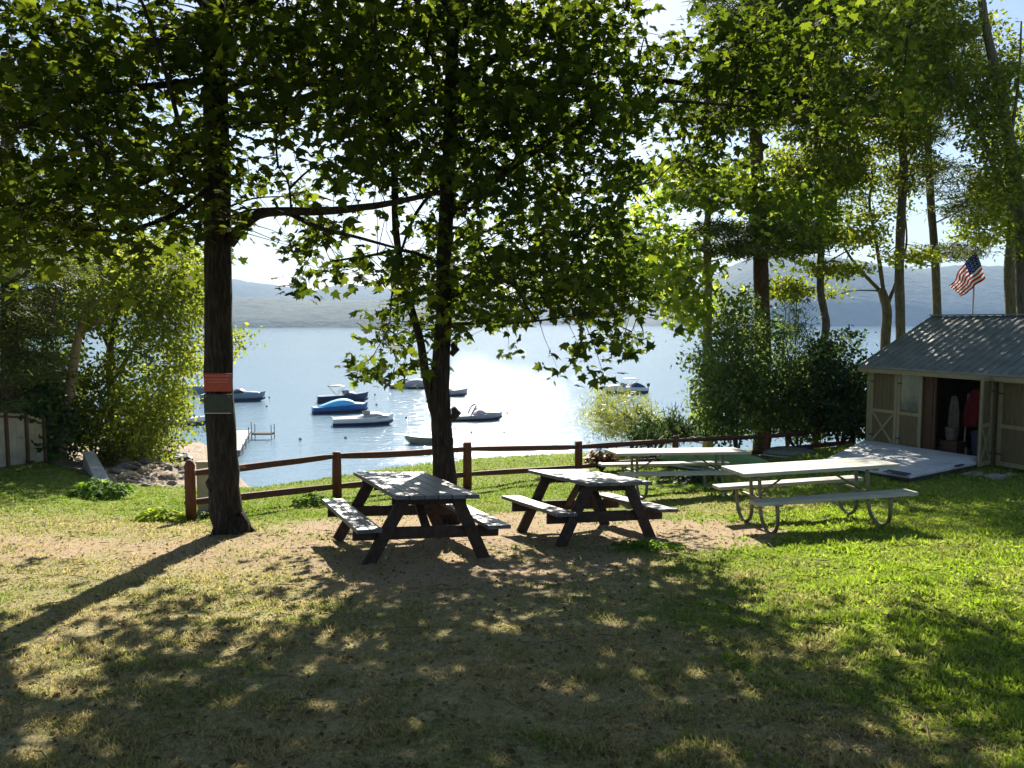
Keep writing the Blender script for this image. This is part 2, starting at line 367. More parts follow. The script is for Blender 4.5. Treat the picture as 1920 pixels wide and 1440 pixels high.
def build_grass():
    n = 520000
    u = rng.random(n); d = 1.5 * (20.5 / 1.5) ** (u ** .9)
    x = (rng.random(n) * 2 - 1) * (d * .68 + 1.6)
    keep = np.ones(n, bool)
    z = zones(x, d)
    pn = .5 + .5 * np.sin(x * 2.1 + 2 * np.sin(d * 1.3)) * np.sin(d * 2.4 + np.sin(x * 1.9))
    bare = np.clip(z[:, 0] * 1.15 - .12 + .45 * (pn - .5), 0, .95)
    keep = (rng.random(n) > bare) & (d < np.interp(x, EX, EY) + .5)
    x, d, z, pn = x[keep], d[keep], z[keep], pn[keep]; n = len(x)
    C = np.stack([x, d, ground_z(x, d) + bumps(x, d) - .005], 1)
    Nn = rng.normal(size=(n, 3)); Nn[:, 2] *= .15
    dirs = rng.normal(0, .75, (n, 3)); dirs[:, 2] = 1
    right = sstep(.2, 2.5, x - .25 * d + .8)
    pq = np.sin(x * 5.1 + 3 * np.sin(d * 3.3)) * np.sin(d * 6.1 + 2.5 * np.sin(x * 3.7))
    size = (.012 + .018 * rng.random(n)) * (1 + .55 * np.clip(pq, -.6, 1)) * (1 + .5 * right) * (1 + d * .06)
    wide = np.where(rng.random(n) < .25 * right + .04, 3.2, 1.0) * (1 + d * .16) * 1.15
    Nn = Nn / np.linalg.norm(Nn, axis=1)[:, None]
    yd = dirs / np.linalg.norm(dirs, axis=1)[:, None]; xd = np.cross(yd, Nn); xd /= np.linalg.norm(xd, axis=1)[:, None] + 1e-9
    wv = (.0028 * wide)[:, None]
    V = np.stack([C - xd * wv, C + xd * wv, C + yd * size[:, None]], 1).reshape(-1, 3)
    me = npmesh('grass', V, np.arange(3 * n), np.full(n, 3))
    pn2 = np.sin(x * 6.3 + 3 * np.sin(d * 2.9 + x)) * np.sin(d * 7.1 + 2.5 * np.sin(x * 4.7)); pn3 = np.sin(x * 15 + 3 * np.sin(d * 9)) * np.sin(d * 17 + 3 * np.sin(x * 11))
    dry = np.clip(z[:, 1] * .80 + .5 * (pn - .5) + .30 * pn2 * (z[:, 1] > .1) + .16 * pn3 + rng.normal(0, .2, n), 0, 1)[:, None]
    g = np.array([[.12, .185, .02]]) * (1 - rng.random((n, 1)) * .55) + np.array([[.13, .15, .01]]) * (rng.random((n, 1)) * right[:, None])
    s = np.array([[.35, .275, .16]]) * (1 - rng.random((n, 1)) * .5)
    col = g * (1 - dry) + s * dry
    col = np.repeat(np.concatenate([col, np.ones((n, 1))], 1), 3, 0)
    at = me.color_attributes.new('col', 'FLOAT_COLOR', 'POINT'); at.data.foreach_set('color', col.astype(np.float32).ravel())
    m, t, b = mat('grass_blade')
    a = N(t, 'ShaderNodeAttribute', attribute_name='col'); t.links.new(a.outputs['Color'], b.inputs['Base Color']); b.inputs['Roughness'].default_value = .5
    tr = N(t, 'ShaderNodeBsdfTranslucent'); gm = N(t, 'ShaderNodeMix', data_type='RGBA', blend_type='MULTIPLY'); gm.inputs[0].default_value = 1
    t.links.new(a.outputs['Color'], gm.inputs[6]); gm.inputs[7].default_value = (2.0, 2.1, 1.5, 1); t.links.new(gm.outputs[2], tr.inputs[0])
    mx = N(t, 'ShaderNodeMixShader'); mx.inputs[0].default_value = .5; t.links.new(b.outputs[0], mx.inputs[1]); t.links.new(tr.outputs[0], mx.inputs[2])
    t.links.new(mx.outputs[0], t.nodes['Material Output'].inputs['Surface'])
    tag(link('grass', me, None, m), 'short lawn grass, green on the right and dry on the left', 'grass', kind='stuff')
    # fallen leaves and twigs
    n = 9000
    d = 2 + 11 * rng.random(n) ** 1.3; x = (rng.random(n) * 2 - 1) * (d * .6 + 1)
    C = np.stack([x, d, ground_z(x, d) + bumps(x, d) + .012 + .01 * rng.random(n)], 1); Nn = rng.normal(0, .35, (n, 3)); Nn[:, 2] = 1
    o = leaf_object('fallen_leaves', None, leaf_mat('dead_leaf', (.08, .055, .025), (.24, .18, .09), (.14, .09, .04), (.2, .15, .07), .3, .8, .05), C, Nn, .022 + .03 * rng.random(n), OVAL)
    tag(o, 'small dry leaves scattered over the shaded lawn', 'fallen leaves', kind='stuff')
build_grass()
def build_twigs():
    mb = MB()
    for _ in range(420):
        d = 2.2 + 9 * rng.random(); x = (rng.random() * 2 - 1) * (d * .55 + .6); a = rng.random() * 6.28; L_ = rng.uniform(.04, .22)
        p = np.array([x, d, gz(x, d) + .02]); q = p + np.array([math.cos(a) * L_, math.sin(a) * L_, 0]); q[2] = gz(q[0], q[1]) + .022
        m_ = (p + q) / 2 + rng.normal(0, .012, 3); m_[2] = max(m_[2], gz(m_[0], m_[1]) + .02); mb.tube([p, m_, q], [.003, .004, .002], 4)
    tag(mb.build('fallen_twigs', noise_mat('dead_twig', (.05, .035, .02), (.20, .15, .10), 20), None), 'small broken twigs scattered over the lawn', 'twigs', kind='stuff')
build_twigs()

def build_water():
    me = npmesh('lake', [(-3500, 22, 0), (3500, 22, 0), (3500, 5200, 0), (-3500, 5200, 0)], [0, 1, 2, 3], [4])
    m, t, b = mat('lake_water'); lk = t.links.new
    b.inputs['Base Color'].default_value = (.17, .26, .33, 1); b.inputs['Roughness'].default_value = .16; b.inputs['IOR'].default_value = 1.33
    b.inputs['Specular IOR Level'].default_value = .5
    tc = N(t, 'ShaderNodeTexCoord')
    def nz(s, sx, d, r=.6):
        mp = N(t, 'ShaderNodeMapping'); mp.inputs['Scale'].default_value = (sx, 1, 1); lk(tc.outputs['Object'], mp.inputs[0])
        n = N(t, 'ShaderNodeTexNoise', Scale=s, Detail=d, Roughness=r); lk(mp.outputs[0], n.inputs['Vector']); return n.outputs['Fac']
    b1 = N(t, 'ShaderNodeBump', Strength=1.0, Distance=.14); lk(nz(.9, .6, 5, .65), b1.inputs['Height'])
    b2 = N(t, 'ShaderNodeBump', Strength=.7, Distance=.03); lk(nz(7, .7, 3), b2.inputs['Height']); lk(b1.outputs[0], b2.inputs['Normal'])
    lk(b2.outputs[0], b.inputs['Normal'])
    r = N(t, 'ShaderNodeMapRange'); lk(nz(.03, .25, 3), r.inputs[0]); r.inputs[3].default_value = .05; r.inputs[4].default_value = .11; lk(r.outputs[0], b.inputs['Roughness'])
    tag(link('lake', me, None, m), kind='structure')
build_water()

def hill(name, D, prof, back, m, seed, rough=10):
    r = np.random.default_rng(seed)
    px = np.arange(prof[0][0], prof[-1][0] + 1, 9.); py = np.interp(px, [p[0] for p in prof], [p[1] for p in prof])
    k = 26; V = []
    for a, b in zip(px, py):
        top = U(a, b, D + back * .5); hgt = top[2]
        for j in range(k):
            t = j / (k - 1); d = D + back * t
            x = (a - 960) / F * (D + back * .5) * (1 + .15 * (t - .5))
            env = math.sin(min(t, .5) * math.pi) ** .8 if t < .5 else math.cos((t - .5) * math.pi * .9) ** .6
            nzv = rough * (math.sin(x * .011 + t * 5 + seed) + .6 * math.sin(x * .027 - t * 9 + seed * 2)) * math.sin(t * math.pi) * (.0 if abs(t-.5) < .03 else 1) + r.normal(0, rough * .22)
            V.append((x, d, max(-6, hgt * env + nzv * (env > .05) * .7 - 4 * (j == 0))))
    n = len(px); i = np.arange((n - 1) * (k - 1)); a = (i // (k - 1)) * k + i % (k - 1)
    L = np.stack([a, a + k, a + k + 1, a + 1], 1)
    o = link(name, npmesh(name, V, L, np.full(len(L), 4), True), None, m); tag(o, kind='structure')
def build_hills():
    m = noise_mat('forest_slope', (.012, .026, .012), (.075, .095, .04), .035, (1, 1, 1.5), .95, 1.0, detail=8, bdist=8)
    hill('hills', 1300, [(-900, 560), (-200, 556), (200, 556), (440, 557), (520, 560), (600, 566), (690, 567), (800, 574), (900, 588), (960, 600), (1000, 607)], 700, m, 3, 5)
    hill('hills', 2400, [(-1200, 520), (-300, 505), (200, 520), (440, 528), (500, 532), (560, 541), (590, 546), (620, 539), (650, 536), (700, 540), (900, 566), (1050, 572), (1250, 560), (1500, 540), (2600, 560)], 1500, m, 5, 8)
    hill('hills', 1700, [(1120, 608), (1200, 592), (1270, 560), (1340, 512), (1400, 484), (1450, 480), (1520, 484), (1580, 492), (1650, 503), (1720, 505), (1790, 497), (1850, 500), (1950, 512), (2200, 520), (2700, 560)], 1000, m, 9, 7)
build_hills()

# haze: one closed box round everything, sky outside
def build_haze():
    b = MB(); b.box((0, 2050, 150), (7600, 4500, 330)); m = bpy.data.materials.new('haze'); m.use_nodes = True
    t = m.node_tree; t.nodes.remove(t.nodes['Principled BSDF']); v = N(t, 'ShaderNodeVolumePrincipled')
    v.inputs['Color'].default_value = (.42, .64, 1, 1); v.inputs['Density'].default_value = HAZE
    v.inputs['Anisotropy'].default_value = .0
    t.links.new(v.outputs[0], t.nodes['Material Output'].inputs['Volume'])
    tag(b.build('haze', m), 'thin blue summer haze over the lake', 'haze', kind='stuff')
HAZE = .00021
build_haze()

# ================================================================== TREES
def limb_pts(spec):
    """spec [(px,py,d)] -> smooth world path"""
    return smooth_path([U(*s) for s in spec], 4)
def skeleton(limbs, clusters, mb, r_twig=.007, n_anchor=None, maxlen=3.0):
    """grow boughs from the limbs to anchors and twigs from anchors to the leaf clusters"""
    pts = []; rad = []
    for P, r0, r1 in limbs:
        mb.tube(P, np.linspace(r0, r1, len(P)), 7, wob=.04)
        pts.append(P); rad += list(np.linspace(r0, r1, len(P)))
    pts = np.concatenate(pts); rad = np.array(rad)
    n = len(clusters); k = n_anchor or max(4, n // 14)
    idx = rng.choice(n, min(k, n), replace=False); A = clusters[idx]
    allp = [pts]; 
    dist0 = np.array([np.min(np.linalg.norm(pts - a, axis=1)) for a in A])
    for a in A[np.argsort(dist0)]:
        P = np.concatenate(allp); dv = P - a; dd = np.linalg.norm(dv, axis=1) + .8 * np.maximum(0, P[:, 2] - a[2])
        j = int(np.argmin(dd)); s = P[j]; ln = np.linalg.norm(s - a)
        if ln > maxlen: continue
        r0 = .010 + .008 * ln
        mid = (s + a) / 2 + np.array([0, 0, .10 * ln]) + rng.normal(0, .05 * ln, 3)
        Q = smooth_path([s, mid, a], 4); mb.tube(Q, np.linspace(r0, .006, len(Q)), 4, cap=False)
        allp.append(Q[2:])
    P = np.concatenate(allp)
    for c in clusters:
        j = int(np.argmin(((P - c) ** 2).sum(1))); s = P[j]; ln = np.linalg.norm(s - c)
        if .12 < ln < min(1.1, maxlen * .6):
            mb.tube([s, (s + c) / 2 + rng.normal(0, .05, 3), c], [r_twig, r_twig * .7, r_twig * .4], 3, cap=False)
def leaf_cluster(C, per, rad, flat=.5):
    n = len(C) * per
    off = rng.normal(size=(n, 3)) * rad * .6; off[:, 2] *= flat
    return np.repeat(C, per, 0) + off
def normals(n, up=1.0, tilt=.55):
    v = rng.normal(0, tilt, (n, 3)); v[:, 2] += up; return v

# coverage of the near maple canopy, one digit per 60 px cell of the photo, 32 columns
CAN = ["98898899889999999984148899888766",
       "88988867888999999997688999988665",
       "99989655889989999998889999998765",
       "99889766888888899999999999988765",
       "99999982226888889998899999998664",
       "99999984566577888668899999987554",
       "99999986143012468984116879865443",
       "88777660053025789999854344322211",
       "53322100062269999999865300000000",
       "00000000000178999988765300000000",
       "00000000000588310377431000000000",
       "00000000000573001321000000000000"]
def canopy_clusters(c0, c1, dlo, dhi, dmu, per_cell, rows=range(12), share=lambda c, r: 1.0):
    out = []
    for r in rows:
        for c in range(c0, c1):
            k = int(CAN[r][c]) / 9.
            if k <= 0: continue
            lam = per_cell * (k ** 1.5) * share(c, r)
            n = rng.poisson(lam)
            for _ in range(n):
                d = float(np.clip(rng.normal(dmu, (dhi - dlo) / 4), dlo, dhi))
                px = (c + rng.random()) * 60; py = (r + rng.random()) * 60
                p = U(px, py, d)
                if p[2] > gz(p[0], p[1]) + 1.9: out.append(p)
    return np.array(out)
def extra_clusters(cx, cy, z0, z1, rx, n):
    out = []
    while len(out) < n:
        a = rng.random() * 2 * math.pi; r = rx * math.sqrt(rng.random()); z = z0 + (z1 - z0) * rng.random()
        if r > rx * (1.15 - .75 * (z - z0) / (z1 - z0)): continue
        out.append((cx + r * math.cos(a), cy + r * math.sin(a), z))
    return np.array(out)
def above_frame(P):
    return P[(proj(P)[1] < -30) | (P[:, 1] < .8)]

def build_big_maple():
    base = up_at(425, 9.67)
    root = empty('maple_tree', base, 'big dark maple whose thick trunk carries the red and grey signs', 'tree', 'maples shading the lawn')
    mb = MB()
    P = smooth_path([base + (0, 0, -.15), base + (0.0, 0, .12), U(424, 960, 9.67), U(418, 850, 9.68), U(410, 700, 9.7), U(409, 500, 9.7), U(407, 300, 9.75), U(402, 100, 9.8), U(400, -150, 9.9), U(405, -450, 10), U(400, -800, 10.1)], 4)
    w = np.interp(P[:, 2], [base[2], base[2] + .2, base[2] + .6, base[2] + 2, base[2] + 4, base[2] + 6, base[2] + 12], [.245, .20, .182, .168, .155, .135, .05])
    mb.tube(P, w, 20, wob=.035)
    kn = U(396, 905, 9.62); mb.tube([kn + (.06, 0, -.05), kn, kn + (-.05, -.02, .03)], [.10, .085, .03], 8)
    for a in range(5):
        an = a * 1.25 + .3; dv = np.array([math.cos(an), math.sin(an), 0])
        q = base + dv * .30; q[2] = gz(q[0], q[1]) - .04
        mb.tube([base + dv * .13 + (0, 0, .16), base + dv * .20 + (0, 0, .03), q], [.08, .06, .03], 7)
    mb.build('trunk', M['bark'], root, True)
    limbs = [(limb_pts([(432, 455, 9.7), (455, 425, 9.55), (500, 398, 9.3), (600, 396, 9.0), (700, 386, 8.9), (790, 368, 8.8), (860, 350, 8.8)]), .075, .02),
             (limb_pts([(540, 398, 9.2), (600, 428, 9.0), (670, 445, 8.9), (760, 470, 8.8)]), .035, .012),
             (limb_pts([(402, 150, 9.7), (300, 160, 9.3), (190, 175, 8.8), (110, 205, 8.4), (40, 240, 8.2)]), .05, .015),
             (limb_pts([(405, 230, 9.7), (330, 300, 9.9), (250, 350, 10.2), (120, 370, 10.6), (20, 400, 11)]), .055, .015),
             (limb_pts([(405, 60, 9.8), (500, -20, 9.4), (620, -40, 9), (750, -60, 8.6)]), .06, .015),
             (limb_pts([(405, 180, 9.8), (480, 150, 10.3), (560, 160, 11), (650, 150, 11.6)]), .05, .015),
             (limb_pts([(402, 40, 9.8), (330, -60, 10.3), (230, -160, 11), (100, -200, 11.6)]), .06, .015),
             (limb_pts([(404, 340, 9.7), (330, 400, 9.3), (240, 430, 9), (150, 430, 8.8)]), .04, .012)]
    sh = lambda c, r: 1.0 if c < 9 else (.75 if c < 12 else .25)
    C = canopy_clusters(0, 14, 7.4, 12.6, 9.9, 10.8, share=lambda c, r: sh(c, r) * (1 if r < 9 else .0))
    Cx = above_frame(extra_clusters(base[0], base[1] + .3, CAMZ + 3.2, CAMZ + 8.5, 4.6, 850))  # upper crown out of view, thickened to hold back sky light
    Cl = []
    for _ in range(300):
        p = U(-30 - 330 * rng.random(), 480 * rng.random() - 30, rng.normal(10, 1.3)); Cl.append(p)
    Co = np.stack([rng.uniform(-8, 1, 650), rng.uniform(-3, 8, 650), CAMZ + rng.uniform(3.6, 7.5, 650)], 1)  # added unseen leaves overhead, blocking sky light to deepen the shade
    C = np.concatenate([C, Cx, np.array(Cl), above_frame(Co)])
    tw = MB(); skeleton(limbs, C, tw, maxlen=2.2); tw.build('branches', M['bark'], root, True)
    L = leaf_cluster(C, 13, .26, .55)
    leaf_object('crown', root, M['maple'], L, normals(len(L)), np.clip(rng.normal(.118, .036, len(L)), .045, .2), MAPLE, .35)
build_big_maple()

def build_mid_maple():
    base = up_at(836, 10.75)
    root = empty('maple_tree', base, 'two stemmed maple rising behind the left wooden picnic table', 'tree', 'maples shading the lawn')
    mb = MB()
    P = smooth_path([base + (0, 0, -.15), base + (0, 0, .1), U(834, 900, 10.75), U(828, 800, 10.8), U(825, 700, 10.8), U(832, 600, 10.85), U(833, 480, 10.9), U(842, 300, 11), U(848, 100, 11), U(850, -150, 11.2), U(845, -400, 11.3), U(850, -750, 11.4)], 4)
    w = np.interp(P[:, 2], [base[2], base[2] + .3, base[2] + 1.0, base[2] + 2, base[2] + 3, base[2] + 6, base[2] + 12], [.21, .175, .145, .125, .108, .09, .04])
    mb.tube(P, w, 18, wob=.035)
    for q, r in ((U(850, 655, 10.75), .06), (U(852, 775, 10.7), .07), (U(806, 745, 10.75), .055)):
        mb.tube([q + (-.03, 0, -.08), q + (.03, 0, 0), q + (-.02, 0, .08)], [r * .6, r, r * .5], 7)
    mb.build('trunk', M['bark'], root, True)
    st = MB(); S = smooth_path([U(822, 800, 10.8), U(808, 745, 10.78), U(796, 690, 10.75), U(786, 630, 10.7), U(760, 540, 10.6), U(742, 430, 10.5), U(738, 300, 10.5), U(715, 150, 10.5), U(700, 0, 10.6), U(690, -250, 10.7)], 4)
    st.tube(S, np.linspace(.068, .028, len(S)), 12, wob=.04); st.build('stem', M['bark'], root, True)
    limbs = [(limb_pts([(846, 400, 10.9), (920, 340, 10.6), (1000, 285, 10.4), (1060, 245, 10.2), (1120, 212, 10.4), (1240, 190, 10.8), (1400, 200, 11.4)]), .06, .015),
             (limb_pts([(835, 610, 10.8), (880, 606, 10.5), (960, 606, 10.1), (1020, 600, 9.9), (1090, 590, 9.8)]), .025, .008),
             (limb_pts([(838, 560, 10.8), (920, 520, 11.2), (1020, 500, 11.8), (1140, 500, 12.4), (1230, 540, 12.8)]), .04, .01),
             (limb_pts([(838, 500, 10.8), (760, 470, 10.4), (690, 480, 10.1), (620, 490, 9.9)]), .03, .01),
             (limb_pts([(845, 330, 10.9), (780, 400, 11.4), (740, 520, 12), (730, 620, 12.3)]), .03, .01),
             (limb_pts([(848, 150, 11), (960, 100, 11.3), (1100, 120, 11.8), (1300, 160, 12.2), (1500, 180, 12.6), (1650, 220, 12.8)]), .07, .015),
             (limb_pts([(848, 60, 11), (960, -30, 10.6), (1100, -60, 10.2), (1250, -60, 10)]), .06, .015),
             (limb_pts([(842, 250, 11), (960, 330, 11.4), (1100, 360, 12), (1230, 340, 12.6)]), .05, .012),
             (limb_pts([(842, 210, 11), (720, 215, 11.4), (600, 225, 11.8)]), .05, .012),
             (limb_pts([(848, 20, 11.1), (760, -80, 11.8), (660, -160, 12.3)]), .06, .015)]
    sh = lambda c, r: .25 if c < 11 else (.7 if c < 13 else 1.0)
    C = np.concatenate([canopy_clusters(9, 20, 8.6, 13.6, 11.2, 13.0, share=sh), canopy_clusters(20, 29, 10.6, 13.6, 12.2, 9.5, rows=range(6), share=lambda c, r: (1 if r < 4 else (.45 if c < 24 else 0)) * (1 if c < 24 else .5))])
    Cx = above_frame(extra_clusters(base[0] + .8, base[1], CAMZ + 3.4, CAMZ + 9, 5.0, 850))  # unseen crown top, made denser to cut the sky fill
    Co = np.stack([rng.uniform(-1, 6, 550), rng.uniform(-3, 8, 550), CAMZ + rng.uniform(3.6, 7.5, 550)], 1)  # leaves added out of view to dim sky light on the lawn
    C = np.concatenate([C, Cx, above_frame(Co)])
    tw = MB(); skeleton(limbs, C, tw, maxlen=3.2); tw.build('branches', M['bark'], root, True)
    L = leaf_cluster(C, 13, .26, .6)
    leaf_object('crown', root, M['maple_b'], L, normals(len(L), .85, .6), np.clip(rng.normal(.122, .036, len(L)), .045, .2), MAPLE, .45)
build_mid_maple()

# --- generic tree beyond the fence: trunk paths in photo pixels at distance d, crown from blobs (px,py,rx,ry,clusters)
def far_tree(label, d, trunks, blobs, leafm, barkm, size=.13, per=16, crad=.38, shape=RHOMB, dspread=1.6, name='shore_tree', group='trees along the lake shore', flat=.5, needle=False, cat='tree', maxlen=2.6, twigs=True, droop=.2, baseless=False):
    t0 = trunks[0][0]
    base = up_at(t0[0][0], d)
    root = empty(name, base, label, cat, group)
    mb = MB(); limbs = []
    for k, (spec, r0, r1) in enumerate(trunks):
        pts = [U(a, b, d + (c if len(s) > 2 else 0)) for s in spec for a, b, c in [(s[0], s[1], s[2] if len(s) > 2 else 0)]]
        if k == 0 and not baseless: pts = [base + (0, 0, -.3)] + pts if base[2] < pts[0][2] - .1 else pts
        P = smooth_path(pts, 4)
        if k == 0: mb.tube(P, np.linspace(r0, r1, len(P)), 12, wob=.04)
        else: limbs.append((P, r0, r1))
        if k == 0: main = P, r0, r1
    mb.build('trunk', barkm, root, True)
    if not blobs: return root
    C = []
    for (px, py, rx, ry, n) in blobs:
        for _ in range(int(n * (1.75 if px > 1200 and leafm.name != 'young_maple_leaf' else 1.2))):
            a = rng.random() * 2 * math.pi; r = math.sqrt(rng.random())
            C.append(U(px + rx * r * math.cos(a), py + ry * r * math.sin(a), d + rng.normal(0, dspread * .5)))
    C = np.array(C); g = ground_z(C[:, 0], C[:, 1]); C = C[C[:, 2] > g + .1]
    br = MB()
    if limbs or twigs:
        sk = limbs + [(main[0][2:], .012, .008)]
        skeleton(sk, C, br, r_twig=.008, maxlen=maxlen) if twigs else [br.tube(P, np.linspace(a, b, len(P)), 7) for P, a, b in limbs]
        br.build('branches', barkm, root, True)
    L = leaf_cluster(C, int(per * 2.1), crad, flat)
    if needle:
        dirs = rng.normal(0, 1, (len(L), 3)); dirs[:, 2] *= .45
        leaf_object('crown', root, leafm, L, normals(len(L), 1, .5), size * (.7 + .6 * rng.random(len(L))), shape, 0, dirs)
    else:
        leaf_object('crown', root, leafm, L, normals(len(L), .8, .7), size * (.7 + .6 * rng.random(len(L))), shape, droop)
    return root
NEED = np.array([(-.09, 0), (.09, 0), (.03, 1), (-.03, 1)])

def build_shore_trees():
    # bright young maple at the fence
    far_tree('young maple with glowing yellow green leaves and a pale lower trunk', 23.5,
        [([(1327, 850), (1328, 760), (1326, 640), (1328, 540), (1325, 440), (1330, 380), (1335, 330)], .17, .07),
         ([(1327, 470), (1260, 470), (1210, 500)], .04, .015), ([(1330, 400), (1400, 370), (1470, 360), (1510, 400)], .04, .015), ([(1328, 560), (1290, 560), (1250, 600)], .03, .01), ([(1332, 350), (1290, 340), (1220, 380)], .03, .01)],
        [(1400, 355, 150, 46, 95), (1300, 345, 100, 36, 50), (1480, 405, 80, 50, 50), (1250, 480, 90, 50, 60), (1290, 545, 66, 46, 40), (1205, 440, 60, 55, 30), (1310, 600, 40, 30, 12), (1480, 455, 60, 40, 20), (1180, 520, 50, 40, 14), (1540, 380, 50, 50, 14)],
        M['lime'], M['bark_pale'], .20, 7, .50, MAPLE, 2.4, 'maple_tree', 'trees along the lake shore')
    # pines and others beyond
    far_tree('tall pine with the thickest reddish trunk, behind the dark shrubs', 23.5,
        [([(1430, 800), (1430, 640), (1427, 520), (1424, 400), (1418, 280), (1410, 120), (1405, -60), (1400, -300)], .27, .13),
         ([(1424, 470), (1370, 480), (1300, 500)], .03, .01), ([(1424, 480), (1500, 470), (1560, 480)], .03, .01)],
        [(1440, 465, 130, 12, 46), (1400, 430, 110, 14, 40), (1330, 200, 90, 50, 30), (1450, 150, 120, 90, 130), (1440, 10, 130, 70, 110), (1400, -120, 130, 90, 60)],
        M['pine'], M['bark_red'], .20, 24, .42, NEED, 2.4, 'pine_tree', flat=.28, needle=True)
    far_tree('slim dark tree with a kinked trunk, just left of the forked birch', 24.5,
        [([(1532, 800), (1533, 700), (1545, 640), (1548, 600), (1538, 540), (1540, 440), (1536, 330), (1530, 180), (1528, 0), (1526, -200)], .15, .07),
         ([(1540, 500), (1590, 470), (1640, 455)], .03, .01), ([(1540, 470), (1480, 440), (1450, 440)], .03, .01)],
        [(1560, 440, 80, 14, 22), (1540, 300, 90, 60, 75), (1550, 180, 100, 60, 85), (1520, 60, 110, 70, 95), (1500, -80, 120, 80, 50), (1480, 540, 36, 22, 12), (1570, 505, 50, 12, 12)],
        M['olive'], M['bark_grey'], .15, 22, .40, RHOMB, 2.2, 'shore_tree', flat=.4)
    far_tree('forked grey birch dividing low into three stems beside the shed roof', 27,
        [([(1660, 700), (1660, 640), (1663, 590), (1657, 555), (1650, 540)], .19, .13),
         ([(1655, 550), (1625, 520), (1600, 490), (1580, 460), (1560, 430)], .07, .02), ([(1658, 560), (1650, 500), (1640, 440), (1630, 380), (1636, 330), (1625, 240)], .08, .02),
         ([(1664, 570), (1680, 530), (1690, 500), (1700, 450), (1695, 380)], .07, .02), ([(1645, 545), (1600, 545), (1560, 555)], .03, .01)],
        [(1600, 430, 70, 40, 24), (1640, 350, 80, 60, 44), (1690, 300, 60, 60, 30), (1580, 330, 60, 60, 30), (1560, 545, 30, 10, 4)],
        M['olive'], M['bark_grey'], .13, 15, .36, RHOMB, 2.0, 'birch_tree')
    far_tree('straight slender trunk directly right of the forked birch', 26,
        [([(1688, 700), (1688, 600), (1686, 500), (1690, 400), (1694, 300), (1680, 200), (1690, 60), (1700, -100), (1700, -300)], .17, .09),
         ([(1692, 350), (1660, 300), (1640, 240)], .03, .01), ([(1692, 330), (1720, 270), (1740, 220)], .03, .01)],
        [(1700, 480, 60, 10, 10), (1670, 230, 80, 60, 60), (1700, 120, 90, 70, 75), (1660, 20, 100, 60, 80), (1700, -100, 120, 80, 50)],
        M['olive'], M['bark_grey'], .15, 20, .4, RHOMB, 2.0, 'shore_tree')
    far_tree('straight bare pine trunk standing just left of the flag', 28,
        [([(1758, 700), (1757, 590), (1753, 480), (1745, 380), (1740, 280), (1738, 160), (1735, 0), (1735, -250)], .16, .09),
         ([(1750, 420), (1800, 395), (1850, 370)], .03, .01), ([(1744, 350), (1690, 330), (1650, 310)], .03, .01), ([(1752, 500), (1700, 490), (1650, 480)], .025, .01)],
        [(1790, 470, 60, 14, 18), (1820, 385, 70, 30, 30), (1760, 330, 90, 30, 34), (1740, 200, 90, 70, 50), (1760, 80, 90, 80, 60), (1720, -60, 110, 80, 50)],
        M['pine'], M['bark_grey'], .20, 22, .42, NEED, 2.2, 'pine_tree', flat=.3, needle=True)
    far_tree('leaning dark tree at the right edge sweeping a long bough up to the left', 22,
        [([(1925, 800), (1918, 560), (1914, 420), (1900, 300), (1875, 170), (1850, 60), (1835, -30), (1800, -200)], .19, .08),
         ([(1905, 400), (1870, 330), (1840, 250), (1800, 180), (1755, 110), (1700, 60)], .08, .025), ([(1895, 260), (1910, 150), (1915, 40)], .05, .02)],
        [(1780, 160, 90, 60, 50), (1880, 330, 50, 60, 26), (1890, 150, 50, 40, 14), (1750, 40, 90, 50, 50), (1960, 380, 60, 130, 50), (1850, 240, 50, 50, 20)],
        M['olive'], M['bark_grey'], .14, 18, .36, RHOMB, 2.0, 'shore_tree')
    far_tree('short black tree trunk behind the shed roof at the right edge', 27,
        [([(1896, 750), (1896, 590), (1893, 500), (1898, 420), (1890, 300), (1880, 120)], .24, .10), ([(1895, 450), (1850, 430), (1810, 430)], .04, .01)],
        [(1850, 430, 60, 30, 26), (1880, 370, 60, 40, 30), (1880, 260, 60, 60, 26), (1880, 100, 60, 80, 26)],
        M['willow'], M['bark_grey'], .15, 16, .38, RHOMB, 2.0, 'shore_tree')
    # left group
    far_tree('pale bare leaning trunk at the edge of the left thicket', 19.5,
        [([(112, 870), (120, 800), (132, 730), (140, 670), (152, 610), (168, 560), (185, 515), (200, 470)], .145, .05),
         ([(168, 560), (150, 500), (140, 440)], .03, .01), ([(140, 640), (175, 610), (210, 590)], .03, .01)],
        [(150, 590, 50, 40, 12), (180, 540, 60, 40, 20), (220, 500, 60, 30, 18)],
        M['willow'], M['bark_pale'], .13, 16, .36, RHOMB, 1.6, 'birch_tree', 'trees of the left thicket', twigs=True)
    far_tree('airy yellow green tree overhanging the beach left of the big maple', 22,
        [([(205, 880), (210, 760), (205, 680), (215, 600), (240, 520), (270, 440)], .13, .05),
         ([(208, 720), (235, 680), (260, 640), (300, 600)], .06, .015), ([(212, 760), (240, 720), (290, 700)], .05, .012), ([(225, 560), (290, 540), (350, 560)], .04, .012), ([(206, 660), (180, 600), (160, 560)], .04, .012), ([(235, 520), (300, 470), (340, 440)], .04, .01)],
        [(290, 500, 95, 60, 105), (330, 580, 60, 50, 56), (250, 590, 80, 50, 62), (330, 660, 55, 50, 40), (240, 680, 60, 50, 30), (290, 740, 60, 40, 30), (310, 800, 50, 40, 22), (200, 520, 60, 60, 40), (260, 820, 40, 30, 14), (370, 540, 40, 60, 26), (440, 640, 18, 26, 6)],
        M['willow'], M['bark_grey'], .125, 20, .36, RHOMB, 2.4, 'shore_tree', 'trees of the left thicket', droop=.9)
